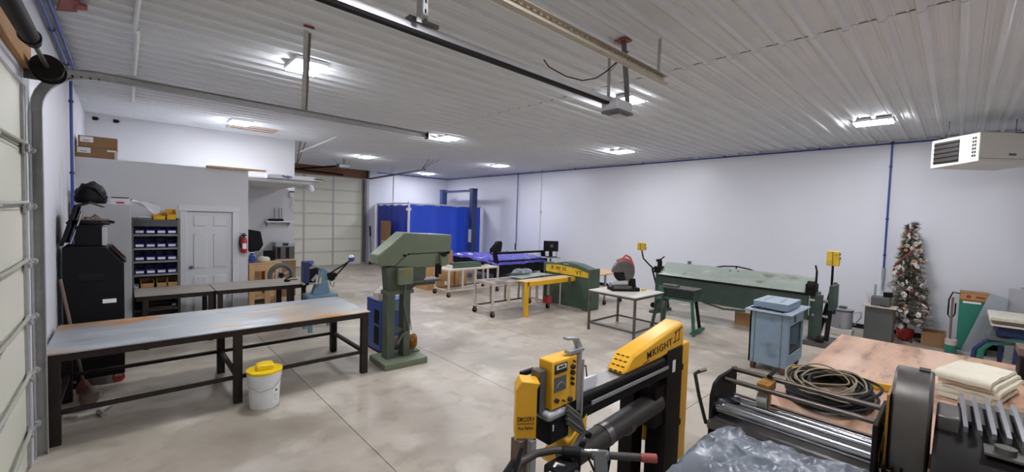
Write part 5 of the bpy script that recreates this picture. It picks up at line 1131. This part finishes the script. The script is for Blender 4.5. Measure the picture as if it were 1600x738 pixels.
qb(1.45, 1.60, 1.26, 1.40, .93, 1.07).build('head_motor', 'black_plastic', yw, bevel=.012); qb(1.44, 1.58, 1.255, 1.38, 1.045, 1.085).build('motor_cap', 'grey_bin', yw, bevel=.015); text('motor_mark', 'I', .04, 'paper', yw, Q(1.475,1.258,1.01), (PI/2,0,0), 1)
for k in range(5): MB().tube([Q(1.56,1.25,1.10-.02*k), Q(1.64,1.225,1.03-.02*k), Q(1.66+.006*k,1.22,.95), Q(1.60,1.23,.88), Q(1.50,1.25,.86+.01*k)], .012 if k % 2 else .009).build('hose', 'grey_dark' if k % 2 else 'galv_dark', yw)
MB().prism([(1.52-2.2,.80),(1.70-2.2,.90),(1.74-2.2,.90),(1.74-2.2,1.0),(1.66-2.2,.93),(1.50-2.2,.83)], 'y', 1.26-1.34, 1.36-1.34).build('lower_bracket', 'yellow_machine', yw)
for k in range(3): MB().cyl(Q(1.66+.05*k,1.27,.82+.03*k), Q(1.66+.05*k,1.25,.82+.03*k), .016).build('clamp_bolt', 'black', yw)
qb(1.30, 1.36, 1.30, 1.36, 0, .985).build('head_leg', 'tarnish', yw); qb(1.345,1.375,1.27,1.31,.80,.985).build('head_pipe', 'grey_bin', yw); qb(1.22,1.46,1.22,1.45,0,.03).build('head_foot', 'tarnish', yw)
MB().box(1.72-2.2,1.86-2.2,1.29-1.34,1.295-1.34,1.11,1.17).box(1.80-2.2,1.88-2.2,1.33-1.34,1.335-1.34,1.106,1.15).build('plastic_tab', 'white_plastic', yw); MB().tube([Q(1.74,1.34,1.11),Q(1.77,1.36,1.2),Q(1.85,1.36,1.2),Q(1.88,1.37,1.12)], .004).build('wire', 'cast_dark', yw)
for k in range(2): MB().tube([Q(2.02+.04*k,1.33,.71), Q(2.06-.02*k,1.32,.60), Q(2.02+.03*k,1.32,.45), Q(2.03+.02*k,1.32,.2)], .009).build('cable', 'black', yw)
o = MB().sheet(lambda u, v: (-.20+.40*u, -.16+.30*v+.06*u, .006+.004*math.sin(u*7)), 6, 5).build('paper_sheet', 'paper', loc=(3.72, 1.90, .004), rot=(0, 0, .4)); tag(o, 'white sheet on the floor behind the welder column', 'paper')
# ================================================================ handlebar in the very foreground
hb_ = thing('handlebar_cart', 'black handlebar with red end grip and cables at the bottom edge', 'handlebar', (1.42, 1.0, 0))
V = lambda x, y, z: (x-1.42, y-1.0, z)
MB().tube([V(1.04,1.10,.90), V(1.10,1.15,.965), V(1.17,1.17,1.0), V(1.26,1.165,1.01), V(1.354,1.135,1.005), V(1.48,.99,1.0), V(1.60,.865,1.0)], .016, 12).build('bar', 'tube_grey', hb_)
MB().cyl(V(1.595,.87,1.0), V(1.64,.822,1.0), .0185).build('end_grip', 'red_dull', hb_)
MB().cyl(V(1.37,1.115,1.0), V(1.425,1.055,1.0), .024).box(1.38-1.42,1.44-1.42,1.06-1.0,1.12-1.0,.92,.99).build('stem_clamp', 'black_plastic', hb_, bevel=.006)
MB().beam(V(1.475,.995,1.02), V(1.44,.955,.92), .055, .03).cyl(V(1.45,1.02,1.0), V(1.50,.965,1.0), .022).build('lever_clamp', 'grey_dark', hb_, bevel=.006)
MB().cyl(V(1.44,.96,.93), V(1.42,.94,.93), .018).build('bolt', 'galv', hb_); MB().cyl(V(1.43,1.04,1.015), V(1.47,1.0,1.015), .008).build('cable_end', 'chrome', hb_)
for k in range(3): MB().tube([V(1.15-.01*k,1.175,1.02), V(1.08-.02*k,1.15,.99), V(1.05-.015*k,1.10,.93), V(1.06,1.06,.85)], .008).build('cable', 'black', hb_)
MB().tube([V(1.18,1.17,1.06), V(1.13,1.15,1.01), V(1.07,1.10,.94)], .009).build('brake_lever', 'black', hb_)
MB().tube([V(1.40,1.09,1.01), V(1.44,1.03,.99), V(1.44,.99,.94), V(1.46,.97,.9)], .005).build('cable', 'black', hb_)
MB().tube([V(1.22,1.1,.90), V(1.32,1.10,.97), V(1.36,1.06,.95), V(1.40,1.0,.92), V(1.55,.93,.91)], .014).build('frame_loop', 'cast_mid', hb_)
MB().box(1.28-1.42,1.40-1.42,1.04-1.0,1.14-1.0,.88,.97).build('battery_box', 'black_plastic', hb_, bevel=.01)
MB().cyl(V(1.40,1.06,.10), V(1.41,1.07,.95), .022).build('post', 'cast_dark', hb_); MB().box(1.20-1.42,1.60-1.42,.9-1.0,1.11-1.0,.08,.12).build('base', 'cast_dark', hb_)
for yy in (.88, 1.13): MB().cyl(V(1.4,yy-.02,.09), V(1.4,yy+.02,.09), .09, n=20).build('wheel', 'rubber', hb_)
